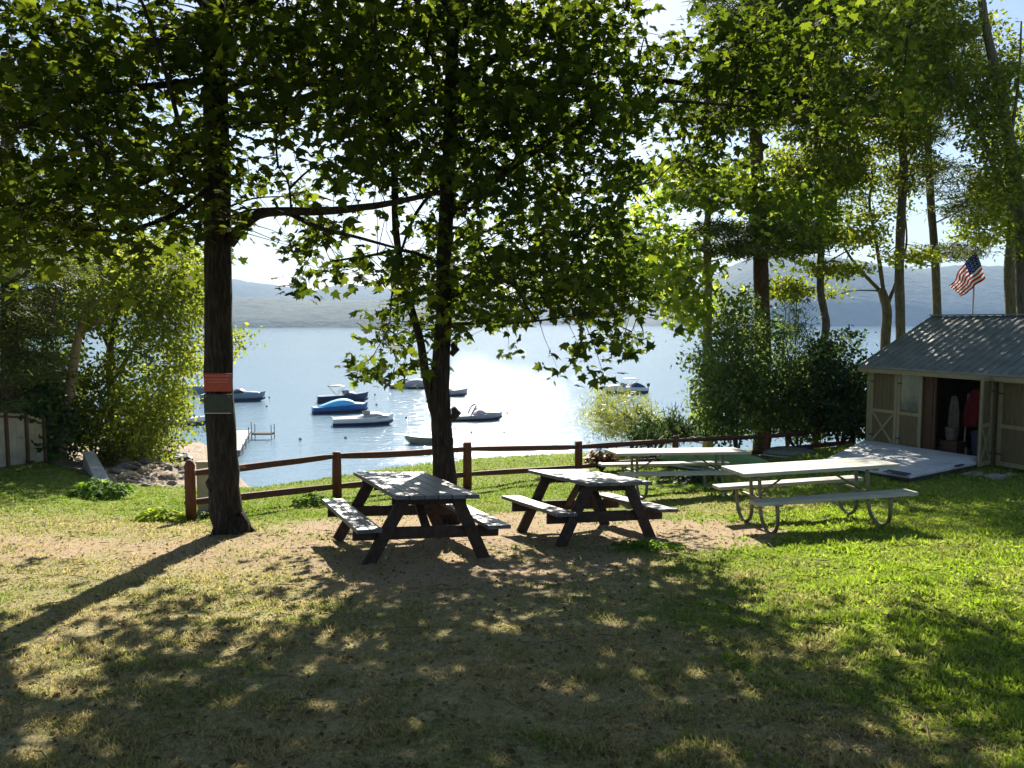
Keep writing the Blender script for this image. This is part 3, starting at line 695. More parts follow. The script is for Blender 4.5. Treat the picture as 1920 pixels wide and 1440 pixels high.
    far_tree('dark hemlock with a reddish trunk at the left edge of the picture', 18.2,
        [([(22, 860), (22, 740), (20, 600), (18, 480), (15, 300), (12, 100)], .24, .12), ([(20, 680), (60, 685), (100, 700)], .03, .01), ([(20, 560), (70, 540), (130, 545)], .03, .01)],
        [(50, 690, 60, 30, 40), (30, 590, 90, 50, 60), (60, 500, 110, 30, 50), (20, 400, 120, 60, 60), (-60, 600, 80, 150, 90), (20, 740, 50, 30, 16), (10, 200, 130, 100, 60)],
        M['pine'], M['bark_red'], .18, 24, .4, NEED, 2.0, 'hemlock_tree', 'trees of the left thicket', flat=.3, needle=True)
    far_tree('thin dark straight trunk between the hemlock and the pale leaning one', 23,
        [([(84, 850), (84, 700), (86, 560), (88, 430), (90, 300)], .10, .06), ([(86, 520), (130, 515), (175, 520)], .025, .01)],
        [(110, 560, 70, 40, 36), (80, 640, 70, 50, 40), (120, 450, 80, 50, 40), (100, 740, 60, 60, 40)],
        M['dark'], M['bark_grey'], .14, 20, .4, RHOMB, 1.8, 'shore_tree', 'trees of the left thicket')
build_shore_trees()

def bush(label, d, px, blobs, leafm, size, per, crad, name='shrub', cat='shrub', group=None, shape=RHOMB, stems=5, dspread=1.6, needle=False, flat=.8, droop=.1, barkm=None):
    base = up_at(px, d); root = empty(name, base, label, cat, group)
    C = []
    for (bx, by, rx, ry, n) in blobs:
        for _ in range(n):
            a = rng.random() * 2 * math.pi; r = math.sqrt(rng.random())
            C.append(U(bx + rx * r * math.cos(a), by + ry * r * math.sin(a), d + rng.normal(0, dspread * .5)))
    C = np.array(C); C[:, 2] = np.maximum(C[:, 2], ground_z(C[:, 0], C[:, 1]) + .08)
    mb = MB(); limbs = []
    top = C[np.argsort(-C[:, 2])[:max(8, len(C) // 3)]]
    for i in range(stems):
        t = top[rng.integers(len(top))]; mid = base * .5 + t * .5 + rng.normal(0, .15, 3)
        limbs.append((smooth_path([base + (0, 0, -.1), mid, t], 3), .035, .01))
    skeleton(limbs, C, mb, r_twig=.006, maxlen=3); mb.build('stems', barkm or M['bark_grey'], root, True)
    L = leaf_cluster(C, int(per * 1.9), crad, flat)
    if needle:
        dirs = rng.normal(0, .6, (len(L), 3)); dirs[:, 2] += .9
        leaf_object('foliage', root, leafm, L, normals(len(L), .2, .9), size * (.7 + .6 * rng.random(len(L))), shape, 0, dirs)
    else:
        leaf_object('foliage', root, leafm, L, normals(len(L), .6, .8), size * (.7 + .6 * rng.random(len(L))), shape, droop)
    return root
def build_bushes():
    g = 'shrubs beyond the rail fence'
    bush('tall bushy evergreen at the left front of the dark shrub mass', 22, 1385, [(1370, 660, 50, 60, 60), (1380, 740, 70, 60, 110), (1350, 790, 45, 30, 36), (1400, 600, 36, 50, 26), (1310, 680, 26, 16, 8), (1330, 740, 24, 40, 14)], M['bushgreen'], .13, 22, .34, 'evergreen_shrub', group=g, shape=RHOMB)
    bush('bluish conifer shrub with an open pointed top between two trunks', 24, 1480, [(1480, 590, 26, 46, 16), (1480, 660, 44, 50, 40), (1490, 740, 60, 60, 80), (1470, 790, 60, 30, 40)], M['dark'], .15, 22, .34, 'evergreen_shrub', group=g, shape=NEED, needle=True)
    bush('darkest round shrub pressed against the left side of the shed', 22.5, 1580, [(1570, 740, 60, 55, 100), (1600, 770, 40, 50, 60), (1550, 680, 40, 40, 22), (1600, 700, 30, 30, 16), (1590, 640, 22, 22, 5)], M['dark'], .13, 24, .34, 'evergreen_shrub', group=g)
    bush('dense green shrub filling the gap between the tall evergreen and the darkest shrub', 23, 1500, [(1440, 720, 50, 60, 60), (1440, 785, 60, 36, 50), (1520, 720, 46, 60, 60), (1530, 785, 50, 36, 50), (1450, 640, 30, 30, 12), (1550, 650, 26, 26, 8)], M['bushgreen'], .13, 24, .36, 'evergreen_shrub', group=g)
    bush('yellow green feathery shrub overlooking the water beyond the fence', 21.5, 1180, [(1170, 780, 56, 34, 50), (1145, 745, 26, 18, 10), (1190, 800, 70, 25, 40), (1240, 815, 50, 14, 20), (1120, 790, 26, 30, 12)], M['yellow'], .13, 20, .28, group=g, shape=NEED, needle=True)
    bush('low dark spiky bush at the foot of the yellow green shrub', 20.6, 1225, [(1225, 812, 50, 20, 30), (1262, 800, 10, 24, 8), (1205, 800, 8, 26, 6), (1290, 815, 26, 16, 14)], M['dark'], .2, 18, .16, group=g, shape=NEED, needle=True)
    g2 = 'undergrowth of the left thicket'
    bush('dark underbrush filling the gap behind the pale leaning trunk', 20.5, 170, [(170, 770, 56, 60, 60), (110, 800, 50, 50, 36), (220, 800, 46, 60, 34), (150, 690, 60, 40, 14), (230, 860, 36, 26, 14)], M['olive'], .13, 22, .34, group=g2)
    bush('olive brush sprawling down to the gravel beach', 22.5, 270, [(270, 800, 50, 50, 50), (250, 860, 46, 26, 34), (310, 780, 40, 50, 24), (300, 850, 30, 20, 8)], M['olive'], .12, 20, .32, group=g2)
    bush('very dark shrub behind the white panel fence', 19.5, 60, [(60, 740, 60, 40, 60), (20, 760, 60, 40, 50), (100, 800, 30, 50, 40)], M['dark'], .13, 22, .34, group=g2)
build_bushes()

# ================================================================== FENCES, TABLES, SHED AND SMALL THINGS
def build_rail_fence():
    P = [(355, 980, 862, 11.2, .075), (631, 935, 847, 14, .083), (876, 918, 829, 15, .082), (1085, 893, 827, 17, .085), (1267, 875, 817, 18.6, .08), (1437, 860, 809, 20.5, .08), (1600, 842, 793, 22.5, .085)]
    base = up_at(355, 11.2)
    root = empty('rail_fence', base, 'reddish brown split rail fence running along the top of the bank', 'fence')
    tops = []
    for i, (px, yb, yt, d, r) in enumerate(P):
        t = U(px, yt, d); b = t.copy(); b[2] = gz(b[0], b[1]) - .1
        mb = MB()
        if i == 0:
            q = lambda k: np.array([t[0], t[1], t[2] - k])
            mb.tube([b, q(.36), q(.2), q(.165), q(.15), q(.13), q(.08), q(.03), q(0)], [r, r, r * 1.0, r * 1.02, r * .84, r * 1.0, r * .98, r * .72, r * .35], 16)
            fl = MB()
            mb.build('end_post', M['post'], root, True)
        else:
            mb.tube([b, (b + t) / 2, t - (0, 0, .03), t], [r * 1.05, r, r * .95, r * .7], 10, wob=.03); mb.build('post', M['post'], root, True)
        tops.append(t)
    RY = [(888, 942), (855, 912), (842, 889), (838, 881), (826, 868), (819, 850), (803, 832)]
    for k in range(2):
        for i in range(6):
            a = U(P[i][0], RY[i][k], P[i][3]); c = U(P[i+1][0], RY[i+1][k], P[i+1][3])
            g = (c - a) / np.linalg.norm(c - a)
            for q_ in (a, c): q_[2] = max(q_[2], gz(q_[0], q_[1]) + .16)
            mid = (a + c) / 2 + (0, 0, rng.normal(0, .008)); mb = MB()
            mb.tube(smooth_path([a - g * .06, mid, c + g * .06], 3), np.array([.04, .054, .060, .060, .060, .054, .04]) * rng.uniform(.95, 1.15), 6, wob=.06)
            mb.build('rail', M['rail'], root)
    return
build_rail_fence()

def frame_of(x, y, h, yaw, ta, tc):
    u = np.array([math.sin(yaw), math.cos(yaw), ta]); u /= np.linalg.norm(u)
    v = np.array([math.cos(yaw), -math.sin(yaw), tc]); v -= u * (u @ v); v /= np.linalg.norm(v)
    w_ = np.cross(v, u); w_ *= np.sign(w_[2])
    return (np.array([x, y, CAMZ - h]), u, v, w_)
def wooden_table(p, label):
    x, y, h, yaw, ta, tc, L, W, S, sw, sh, th, fo, fi = p
    fr = frame_of(x, y, h, yaw, ta, tc); W3 = lambda a, b, c: fr[0] + a * fr[1] + b * fr[2] + c * fr[3]
    root = empty('picnic_table', fr[0], label, 'picnic table', 'old wooden picnic tables')
    mb = MB(); n = 6; bw = W / n
    for i in range(n): mb.box((rng.normal(0, .006), -W/2 + bw * (i + .5), th - .02), (L, bw - .008, .04), fr)
    mb.build('tabletop', M['wood_top'], root, bevel=.004)
    for s in (-1, 1):
        mb = MB()
        for j in range(2): mb.box((rng.normal(0, .006), s * (S - sw * (.25 + .5 * j)), sh - .02), (L, sw / 2 - .006, .04), fr)
        mb.build('bench_seat', M['wood_top'], root, bevel=.004)
    for e in (-1, 1):
        a = e * (L / 2 - fi)
        for s in (-1, 1):
            MB().beam(W3(a, s * fo, -.03), W3(a, s * W * .30, th - .045), .13, .045, fr[2]).build('leg', M['wood_leg'], root, bevel=.004)
        MB().box((a - e * .047, 0, sh - .105), (.045, 2 * S - .06, .125), fr).build('seat_beam', M['wood_leg'], root, bevel=.004)
        MB().box((a - e * .047, 0, th - .09), (.045, W - .10, .09), fr).build('top_cleat', M['wood_leg'], root, bevel=.004)
        MB().beam(W3(a - e * .075, 0, sh - .10), W3(e * .10, 0, th - .06), .09, .04, fr[2]).build('brace', M['wood_leg'], root, bevel=.004)
    MB().box((0, 0, th - .062), (.06, W - .06, .04), fr).build('top_cleat', M['wood_leg'], root)
def steel_table(p, label, tint):
    x, y, h, yaw, ta, tc, L, W, S, sw, sh, th, fo, fi = p
    fr = frame_of(x, y, h, yaw, ta, tc); W3 = lambda a, b, c: fr[0] + a * fr[1] + b * fr[2] + c * fr[3]
    root = empty('picnic_table', fr[0], label, 'picnic table', 'pale picnic tables on bent steel legs')
    mb = MB(); n = 4; bw = W / n
    for i in range(n): mb.box((0, -W/2 + bw * (i + .5), th - .022), (L, bw - .01, .044), fr)
    mb.build('tabletop', M['alu'], root, bevel=.006)
    for s in (-1, 1):
        MB().box((0, s * (S - sw / 2), sh - .022), (L, sw, .044), fr).build('bench_seat', M['alu'], root, bevel=.006)
    for e in (-1, 1):
        a = e * (L / 2 - fi)
        for s in (-1, 1):
            i0 = s * .07; o0 = s * (S - sw * .45)
            if abs(o0 - i0) > .5: i0 = s * (S - sw * .45 - .48)
            path = [(a, i0, th - .05), (a, i0, .42), (a, i0, .22), (a, i0 + s * .05, .09), (a, i0 + s * .15, .022), (a, i0 + s * .24, .0), (a, o0 - s * .13, .022), (a, o0 - s * .04, .09), (a, o0, .22), (a, o0, sh - .045)]
            MB().tube(smooth_path([W3(*q) for q in path], 3), .024, 10).build('leg', M['tube'], root, True)
            MB().box((a, s * (S - sw / 2), sh - .055), (.05, sw - .02, .02), fr).build('seat_bracket', M['tube'], root)
        MB().box((a, 0, th - .058), (.05, W - .06, .028), fr).build('top_bracket', M['tube'], root)
        MB().box((a, 0, sh - .075), (.035, 2 * (S - sw), .03), fr).build('cross_tube', M['tube'], root)
        MB().tube([W3(a - e * .02, 0, sh - .06), W3(a - e * .52, 0, th - .05)], .014, 8).build('brace', M['tube'], root, True)
def build_tables():
    wooden_table((-1.174, 8.784, 2.562, -.408, -.052, -.074, 1.976, .909, .827, .263, .426, .752, .659, .248), 'dark weathered wooden picnic table in front of the two stemmed maple, the left one')
    wooden_table((.92, 9.769, 2.686, -.394, -.084, -.057, 1.7, .873, .81, .26, .428, .762, .636, .277), 'dark wooden picnic table with a flaking top, standing on bare dirt in the middle')
    steel_table((3.864, 10.051, 2.586, 1.454, .04, .05, 2.05, .772, .731, .26, .45, .749, .512, .30), 'pale picnic table on bent steel tube legs, the nearer one on the sunny grass', 0)
    steel_table((2.80, 13.217, 2.899, 1.394, -.016, .05, 2.36, .70, .73, .26, .45, .735, .6, .42), 'pale long picnic table on steel legs, the farther one next to the rail fence', 1)
build_tables()

def build_shed():
    a = np.array([.405, -.914, 0]); n = np.array([.914, .405, 0]); z = np.array([0, 0, 1.])
    O = np.array([8.85, 19.5, 5.90]); fr = (O, a, n, z)
    P = lambda s, t, h: O + s * a + t * n + h * z
    root = empty('storage_shed', O, 'tan wooden shed with a ribbed grey roof and its doors standing open', 'shed')
    Lw, Dp, H = 5.6, 4.66, 2.06
    wl = MB()
    wl.box((.92, .045, H/2), (1.80, .09, H), fr); wl.box((3.235, .045, H/2), (.07, .09, H), fr); wl.box((2.50, .045, H - .08), (1.40, .09, .16), fr)
    wl.box((3.79, .06, H/2), (1.04, .06, H), fr); wl.box((4.955, .045, H/2), (1.29, .09, H), fr)
    wl.box((.045, Dp/2 + .09, H/2), (.09, Dp, H), fr); wl.box((Lw - .045, Dp/2 + .09, H/2), (.09, Dp, H), fr); wl.box((Lw/2, Dp + .05, H/2), (Lw - .18, .09, H), fr)
    ri = 1.12
    for s0 in (.0, Lw - .09):
        A = [P(s0, .0, H), P(s0, Dp + .09, H), P(s0, Dp/2, H + ri)]; B = [q + a * .09 for q in A]
        wl.add(A + B, [(0, 1, 2), (5, 4, 3), (0, 3, 4, 1), (1, 4, 5, 2), (2, 5, 3, 0)])
    for s0 in np.arange(.06, 1.8, .2): wl.box((s0, -.006, H/2), (.018, .012, H - .02), fr)
    wl.build('wall', M['shedwall'], root)
    MB().box((1.66, -.012, .99), (.27, .024, 1.94), fr).build('brown_panel', M['shedbrown'], root)
    fl = MB(); fl.box((Lw/2, Dp/2 + .05, .03), (Lw - .2, Dp - .15, .10), fr); fl.build('floor', M['inside'], root)
    MB().box((2.9, 1.6, 1.0), (2.6, .05, 1.9), fr).build('back_partition', M['inside'], root)
    rf = MB(); ov = .22
    for s_, t0, t1 in ((1, -ov, Dp/2), (-1, Dp + .09 + ov, Dp/2)):
        k = ri / (Dp/2); z0 = H - ov * k + .03; z1 = H + ri + .03
        c = [P(-.15, t0, z0), P(Lw + .2, t0, z0), P(Lw + .2, t1, z1), P(-.15, t1, z1)]
        if s_ < 0: c = c[::-1]
        rf.hexa(c + [q + z * .04 for q in c])
    ro = rf.build('roof', M['roof'], root)
    k = ri / (Dp/2)
    rb = MB()
    for s0 in np.arange(-.13, Lw + .2, .21):
        rb.beam(P(s0, -ov, H - ov * k + .085), P(s0, Dp/2, H + ri + .085), .028, .03, a)
    rb.build('roof_ribs', M['roof'], ro)
    MB().beam(P(-.16, Dp/2, H + ri + .10), P(Lw + .2, Dp/2, H + ri + .10), .20, .03, n).build('ridge_cap', M['roof'], ro)
    MB().beam(P(-.15, -ov + .01, H - ov * k - .03), P(Lw + .2, -ov + .01, H - ov * k - .03), .10, .03, z).build('fascia', M['shedtrim'], root)
    MB().beam(P(-.13, -ov + .04, H - ov * k - .01), P(-.13, Dp/2, H + ri - .01), .10, .03, z).build('rake_board', M['shedtrim'], root)
    MB().box((.045, -.02, H/2 - .02), (.12, .04, H - .06), fr).build('corner_board', M['shedtrim'], root)
    MB().box((2.3, -.02, H - .105), (1.5, .035, .10), fr).build('door_header', M['shedtrim'], root)
    # left leaf folded flat against the wall: two framed panels
    def leaf(name, F_, w_, hgt, glass, xb, label=None):
        d = MB(); d.box((w_/2, 0, hgt/2), (w_, .022, hgt), F_)
        for s0 in np.arange(.12, w_ - .05, .11): d.box((s0, -.013, hgt * .73), (.012, .008, hgt * .48), F_)
        o = d.build(name, M['shedwall'], root)
        if label: o['label'] = label
        t = MB(); y_ = -.023; th = .024
        t.box((.04, y_, hgt/2), (.08, th, hgt), F_); t.box((w_ - .04, y_, hgt/2), (.08, th, hgt), F_)
        t.box((w_/2, y_, hgt - .04), (w_ - .162, th, .08), F_); t.box((w_/2, y_, .05), (w_ - .162, th, .09), F_); t.box((w_/2, y_, hgt * .46), (w_ - .162, th, .075), F_)
        if xb:
            q = lambda s_, h_: F_[0] + s_ * F_[1] + (y_ - .003) * F_[2] + h_ * F_[3]
            t.beam(q(.09, .11), q(w_ - .09, hgt * .43), .055, .02, F_[3]); 
            t.beam(q(.09, hgt * .43) - .002 * F_[2], q(w_ - .09, .11) - .002 * F_[2], .055, .022, F_[3])
        t.build('trim', M['shedtrim'], o)
        if glass: MB().box((w_/2, -.016, hgt * .73), (w_ - .17, .01, hgt * .44), F_).build('window_pane', M['glass'], o)
        for hh in (.25, hgt - .3):
            hb = MB(); hb.box((.06, -.04, hh), (.12, .008, .03), F_); hb.build('hinge', M['boatdark'], o)
        return o
    F1 = (P(.13, -.06, .10), a, n, z); leaf('door', F1, .77, 1.86, False, True, 'left door panel with a diagonal cross, folded flat against the wall')
    F2 = (P(.91, -.06, .10), a, n, z); leaf('door', F2, .66, 1.86, True, False, 'door panel with a window pane, folded flat against the wall')
    F3 = (P(3.20, -.03, .10), -n * .975 + a * .22, -a * .975 - n * .22, z)
    leaf('door', F3, .56, 1.86, False, True, 'right door leaf swung open towards the lawn')
    F4 = (P(3.36, -.02, .10), a, n, z); leaf('door', F4, .93, 1.82, False, False, 'closed plain door at the right edge')
    # corner post of opening
    MB().box((1.85, .0, .99), (.06, .06, 1.94), fr).build('door_jamb', M['shedbrown'], root)
    # things kept inside
    def cloth(name, s0, t0, z0, w_, h_, m, label, cat, ph=0):
        V = []; nx, nz_ = 12, 10
        for j in range(nz_ + 1):
            for i in range(nx + 1):
                u_ = i / nx - .5; v_ = j / nz_; ww = w_ * (.55 + .45 * min(1, v_ * 2.2)); 
                V.append(P(s0 + u_ * ww, t0 + .05 * math.sin(u_ * 16 + ph) * (.3 + v_), z0 - v_ * h_ - .04 * abs(u_) * 2))
        Fc = [(j*(nx+1)+i, j*(nx+1)+i+1, (j+1)*(nx+1)+i+1, (j+1)*(nx+1)+i) for j in range(nz_) for i in range(nx)]
        mb = MB(); mb.add(V, Fc); o = mb.build(name, m, None, True); so = o.modifiers.new('s', 'SOLIDIFY'); so.thickness = .02
        tag(o, label, cat)
    cloth('hanging_coat', 2.50, .55, 5.90 - O[2] + 1.62, .62, .85, M['jacket'], 'dark red coat hanging inside the open shed doorway', 'coat')
    cloth('hanging_bag', 2.02, .40, 1.45, .30, .72, M['oldcanvas'], 'pale canvas bag hanging just inside the left door jamb of the shed', 'bag', 2)
    mb = MB(); mb.tube([P(2.03, .35, .42), P(2.03, .35, .46), P(2.03, .35, .70), P(2.03, .35, .72)], [.11, .12, .15, .155], 16); mb.tube([P(1.89, .35, .70), P(1.93, .33, .86), P(2.03, .33, .92), P(2.13, .33, .86), P(2.17, .35, .70)], .01, 6)
    tag(mb.build('bucket', M['oldcanvas'], None, True), 'white bucket on a crate inside the shed doorway', 'bucket')
    mb = MB(); mb.box((2.05, .38, .25), (.42, .34, .33), fr)
    for k_ in (.14, .25, .36): mb.box((2.05, .205, k_), (.44, .012, .06), fr)
    tag(mb.build('crate', M['shedbrown'], None, bevel=.01), 'brown wooden crate holding up the bucket inside the shed', 'crate')
    mb = MB(); mb.tube([P(2.22, .5, .10), P(2.19, .62, 1.5)], .014, 8); mb.box((2.22, .5, .17), (.16, .03, .22), fr)
    tag(mb.build('shovel', M['cream'], None), 'long pale handled shovel leaning in the shed doorway', 'shovel')
    mb = MB(); mb.tube([P(2.62, .6, .09), P(2.62, .6, .12), P(2.62, .6, .62), P(2.62, .6, .66)], [.2, .22, .25, .26], 18); mb.tube([P(2.62, .6, .66), P(2.62, .6, .72)], [.27, .1], 18)
    tag(mb.build('bin', M['darkblue'], None, True), 'dark round bin on the shed floor under the red coat', 'bin')
    # ramp
    A, Lf, B, C = G(1625, 838), G(1535, 874), G(1705, 907), G(1829, 878)
    A = P(.05, -.13, 0) * (1, 1, 0) + (0, 0, 0); A[2] = gz(A[0], A[1]) + .12
    C = G(1832, 880); C[2] += .10
    A2 = P(3.02, -.13, 0); A2[2] = gz(A2[0], A2[1]) + .15
    Lf[2] += .05; B[2] += .10
    rt = empty('ramp', Lf, 'pale grey board ramp with two dark strips laid before the open shed doors', 'ramp')
    q = [Lf, B, C, A2, A]; mb = MB(); V = q + [p + (0, 0, .035) for p in q]
    mb.add([p - (0, 0, .07) for p in q] + q, [(4, 3, 2, 1, 0)] + [(i, (i+1) % 5, 5 + (i+1) % 5, 5 + i) for i in range(5)]); mb.build('ramp_frame', M['padedge'], rt)
    mb = MB(); mb.add(V, [(4, 3, 2, 1, 0), (5, 6, 7, 8, 9)] + [(i, (i+1) % 5, 5 + (i+1) % 5, 5 + i) for i in range(5)]); dk = mb.build('ramp_board', M['pad'], rt)
    def on(u_, v_): # bilinear on the deck
        return (Lf * (1-u_) + B * u_) * (1-v_) + (A * (1-u_) + C * u_) * v_ + (0, 0, .04)
    nn = np.cross(B - Lf, C - Lf); nn /= np.linalg.norm(nn); nn *= np.sign(nn[2]); cam0 = np.array([0, 0, CAMZ])
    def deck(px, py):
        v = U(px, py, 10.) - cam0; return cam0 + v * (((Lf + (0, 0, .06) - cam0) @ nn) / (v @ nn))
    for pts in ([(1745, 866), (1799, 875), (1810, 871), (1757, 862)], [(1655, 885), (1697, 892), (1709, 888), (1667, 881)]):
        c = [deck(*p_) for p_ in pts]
        mb = MB(); mb.hexa(c + [p + (0, 0, .008) for p in c]); mb.build('dark_strip', M['darkblue'], rt)  # thin dark blue grey strips laid on the ramp board
    for (px, py, r) in ((1618, 826, .12), (1822, 893, .14), (1872, 898, .16), (1895, 893, .10)):
        p = G(px, py); rock(p, r, M['rock'], 'pale stone beside the shed foundation' if px > 1700 else 'small pale stone at the left corner of the shed', 'stones at the foot of the shed' if px > 1700 else None)
def rock(p, r, m, label, group=None, flat=.6, name='rock'):
    nu, nv = 10, 7; V = []; ph = rng.random(6) * 6
    for j in range(nv + 1):
        th = math.pi * j / nv
        for i in range(nu):
            a = 2 * math.pi * i / nu; dv = np.array([math.sin(th) * math.cos(a), math.sin(th) * math.sin(a), math.cos(th)])
            k = 1 + .22 * math.sin(3 * dv[0] + ph[0]) + .2 * math.sin(4 * dv[1] + ph[1]) + .16 * math.sin(5 * dv[2] + ph[2] + 3 * dv[0])
            V.append(p + dv * r * k * (1.2, 1, flat))
    Fc = [(j*nu+i, (j+1)*nu+i, (j+1)*nu+(i+1) % nu, j*nu+(i+1) % nu) for j in range(nv) for i in range(nu)]
    mb = MB(); mb.add(V, Fc); o = mb.build(name, m, None); tag(o, label, 'rock', group); return o
build_shed()

def build_flag():
    d = 25.5; zt = U(1829, 470, d)
    base = np.array([zt[0], d, gz(zt[0], d) - .1])
    pole = empty('flagpole', base, 'thin grey flagpole rising behind the shed roof', 'flagpole')
    top = zt + (0, 0, .18)
    MB().tube([base, (base + top) / 2, top], [.04, .032, .022], 10).build('pole', M['metal'], pole, True)
    mb = MB(); mb.tube([top - (0, 0, .02), top + (0, 0, .02), top + (0, 0, .06), top + (0, 0, .09)], [.02, .045, .045, .01], 10); mb.build('finial', M['metal'], pole, True)
    T = U(1829, 472, d - .04); Rb = U(1849, 521, d - .10); Bo = U(1803, 556, d - .25); Lb = U(1779, 533, d - .3)
    nx, ny = 39, 26; V = []; mi = []
    for j in range(ny + 1):
        v = j / ny
        for i in range(nx + 1):
            u = i / nx; p = (T * (1-v) + Rb * v) * (1-u) + (Lb * (1-v) + Bo * v) * u
            wv = .07 * math.sin(u * 9 + v * 1.2) * (u ** .5) + .03 * math.sin(u * 17 + v * 5)
            p = p + np.array([.15, -1, .1]) * wv + np.array([0, 0, .05 * math.sin(u * 5) * (1 - v)]); V.append(p)
    Fc = []
    for j in range(ny):
        for i in range(nx):
            Fc.append((j*(nx+1)+i, j*(nx+1)+i+1, (j+1)*(nx+1)+i+1, (j+1)*(nx+1)+i)); mi.append(2 if (i < 16 and j < 14) else (j // 2) % 2)
    mb = MB(); mb.v = [tuple(map(float, p)) for p in V]; mb.f = Fc; mb.mi = mi
    k = 0; Va = np.array(V).reshape(ny + 1, nx + 1, 3)
    for r in range(9):
        for c in range(6 if r % 2 == 0 else 5):
            uu = (1.4 + (c * 2 + (r % 2)) * 1.27); vv = 1.4 + r * 1.4
            i, j = int(uu), int(vv); ctr = Va[j, i] * 1.0; eu = Va[j, i+1] - Va[j, i]; ev = Va[j+1, i] - Va[j, i]; nn = np.cross(eu, ev); nn /= np.linalg.norm(nn)
            eu /= np.linalg.norm(eu); ev /= np.linalg.norm(ev)
            for sgn in (.006, -.006):
                o = len(mb.v); pts = []
                for q in range(10):
                    rr = .022 if q % 2 == 0 else .009; an = q * math.pi / 5
                    pts.append(tuple(float(t) for t in ctr + nn * sgn + eu * rr * math.cos(an) + ev * rr * math.sin(an)))
                mb.v += pts; mb.f.append(tuple(range(o, o + 10))); mb.mi.append(1)
    o = mb.build('flag', [M['flagred'], M['flagwhite'], M['flagblue']], None, False)
    tag(o, 'red white and blue stars and stripes flag blowing above the shed roof', 'flag')
build_flag()

def build_signs():
    # two boards nailed to the trunk of the big maple
    for (y0, y1, m, lab, nm) in ((700, 734, 'red', 'red sign with thin pale lines nailed to the big maple trunk, above the grey one', 'trunk_sign'), (739, 776, 'signgrey', 'dark grey sign with a pale bottom edge nailed to the big maple trunk', 'trunk_sign')):
        a, b_ = U(382, y0, 9.45), U(435, y1, 9.45); c = (a + b_) / 2; w_ = abs(b_[0] - a[0]); h_ = abs(b_[2] - a[2])
        root = empty(nm, c, lab, 'sign', 'signs on the maple trunk')
        fr = (c, np.array([1., 0, 0]), np.array([0, 1., 0]), np.array([0, 0, 1.]))
        MB().box((0, 0, 0), (w_, .015, h_), fr).build('sign_board', M[m], root, bevel=.003)
        ln = MB()
        if m == 'red':
            ln.box((0, -.0083, h_ * .19), (w_ * .92, .0012, h_ * .46), fr, 1)
            for k, wd in ((.36, .8), (.16, .9), (.02, .7)):
                x = -w_ * wd / 2
                while x < w_ * wd / 2:
                    l_ = rng.uniform(.012, .035); ln.box((x + l_/2, -.0095, h_ * k), (l_, .003, .009), fr); x += l_ + .007
            ln.build('faded_lines', [M['redline'], M['red']], root)
        else:
            ln.box((0, -.0095, -h_ * .46), (w_ * .96, .003, .009), fr); ln.build('pale_edge', M['signwhite'], root)
        s_ = MB()
        for sx in (-1, 1):
            s_ = MB(); s_.tube([c + (sx * w_ * .42, -.008, h_ * .38), c + (sx * w_ * .42, -.013, h_ * .38)], .005, 6); s_.build('nail', M['metal'], root)
        blk = MB(); blk.box((0, .035, 0), (w_ * .5, .05, h_ * .6), fr); blk.build('batten', M['bark'], root)
build_signs()

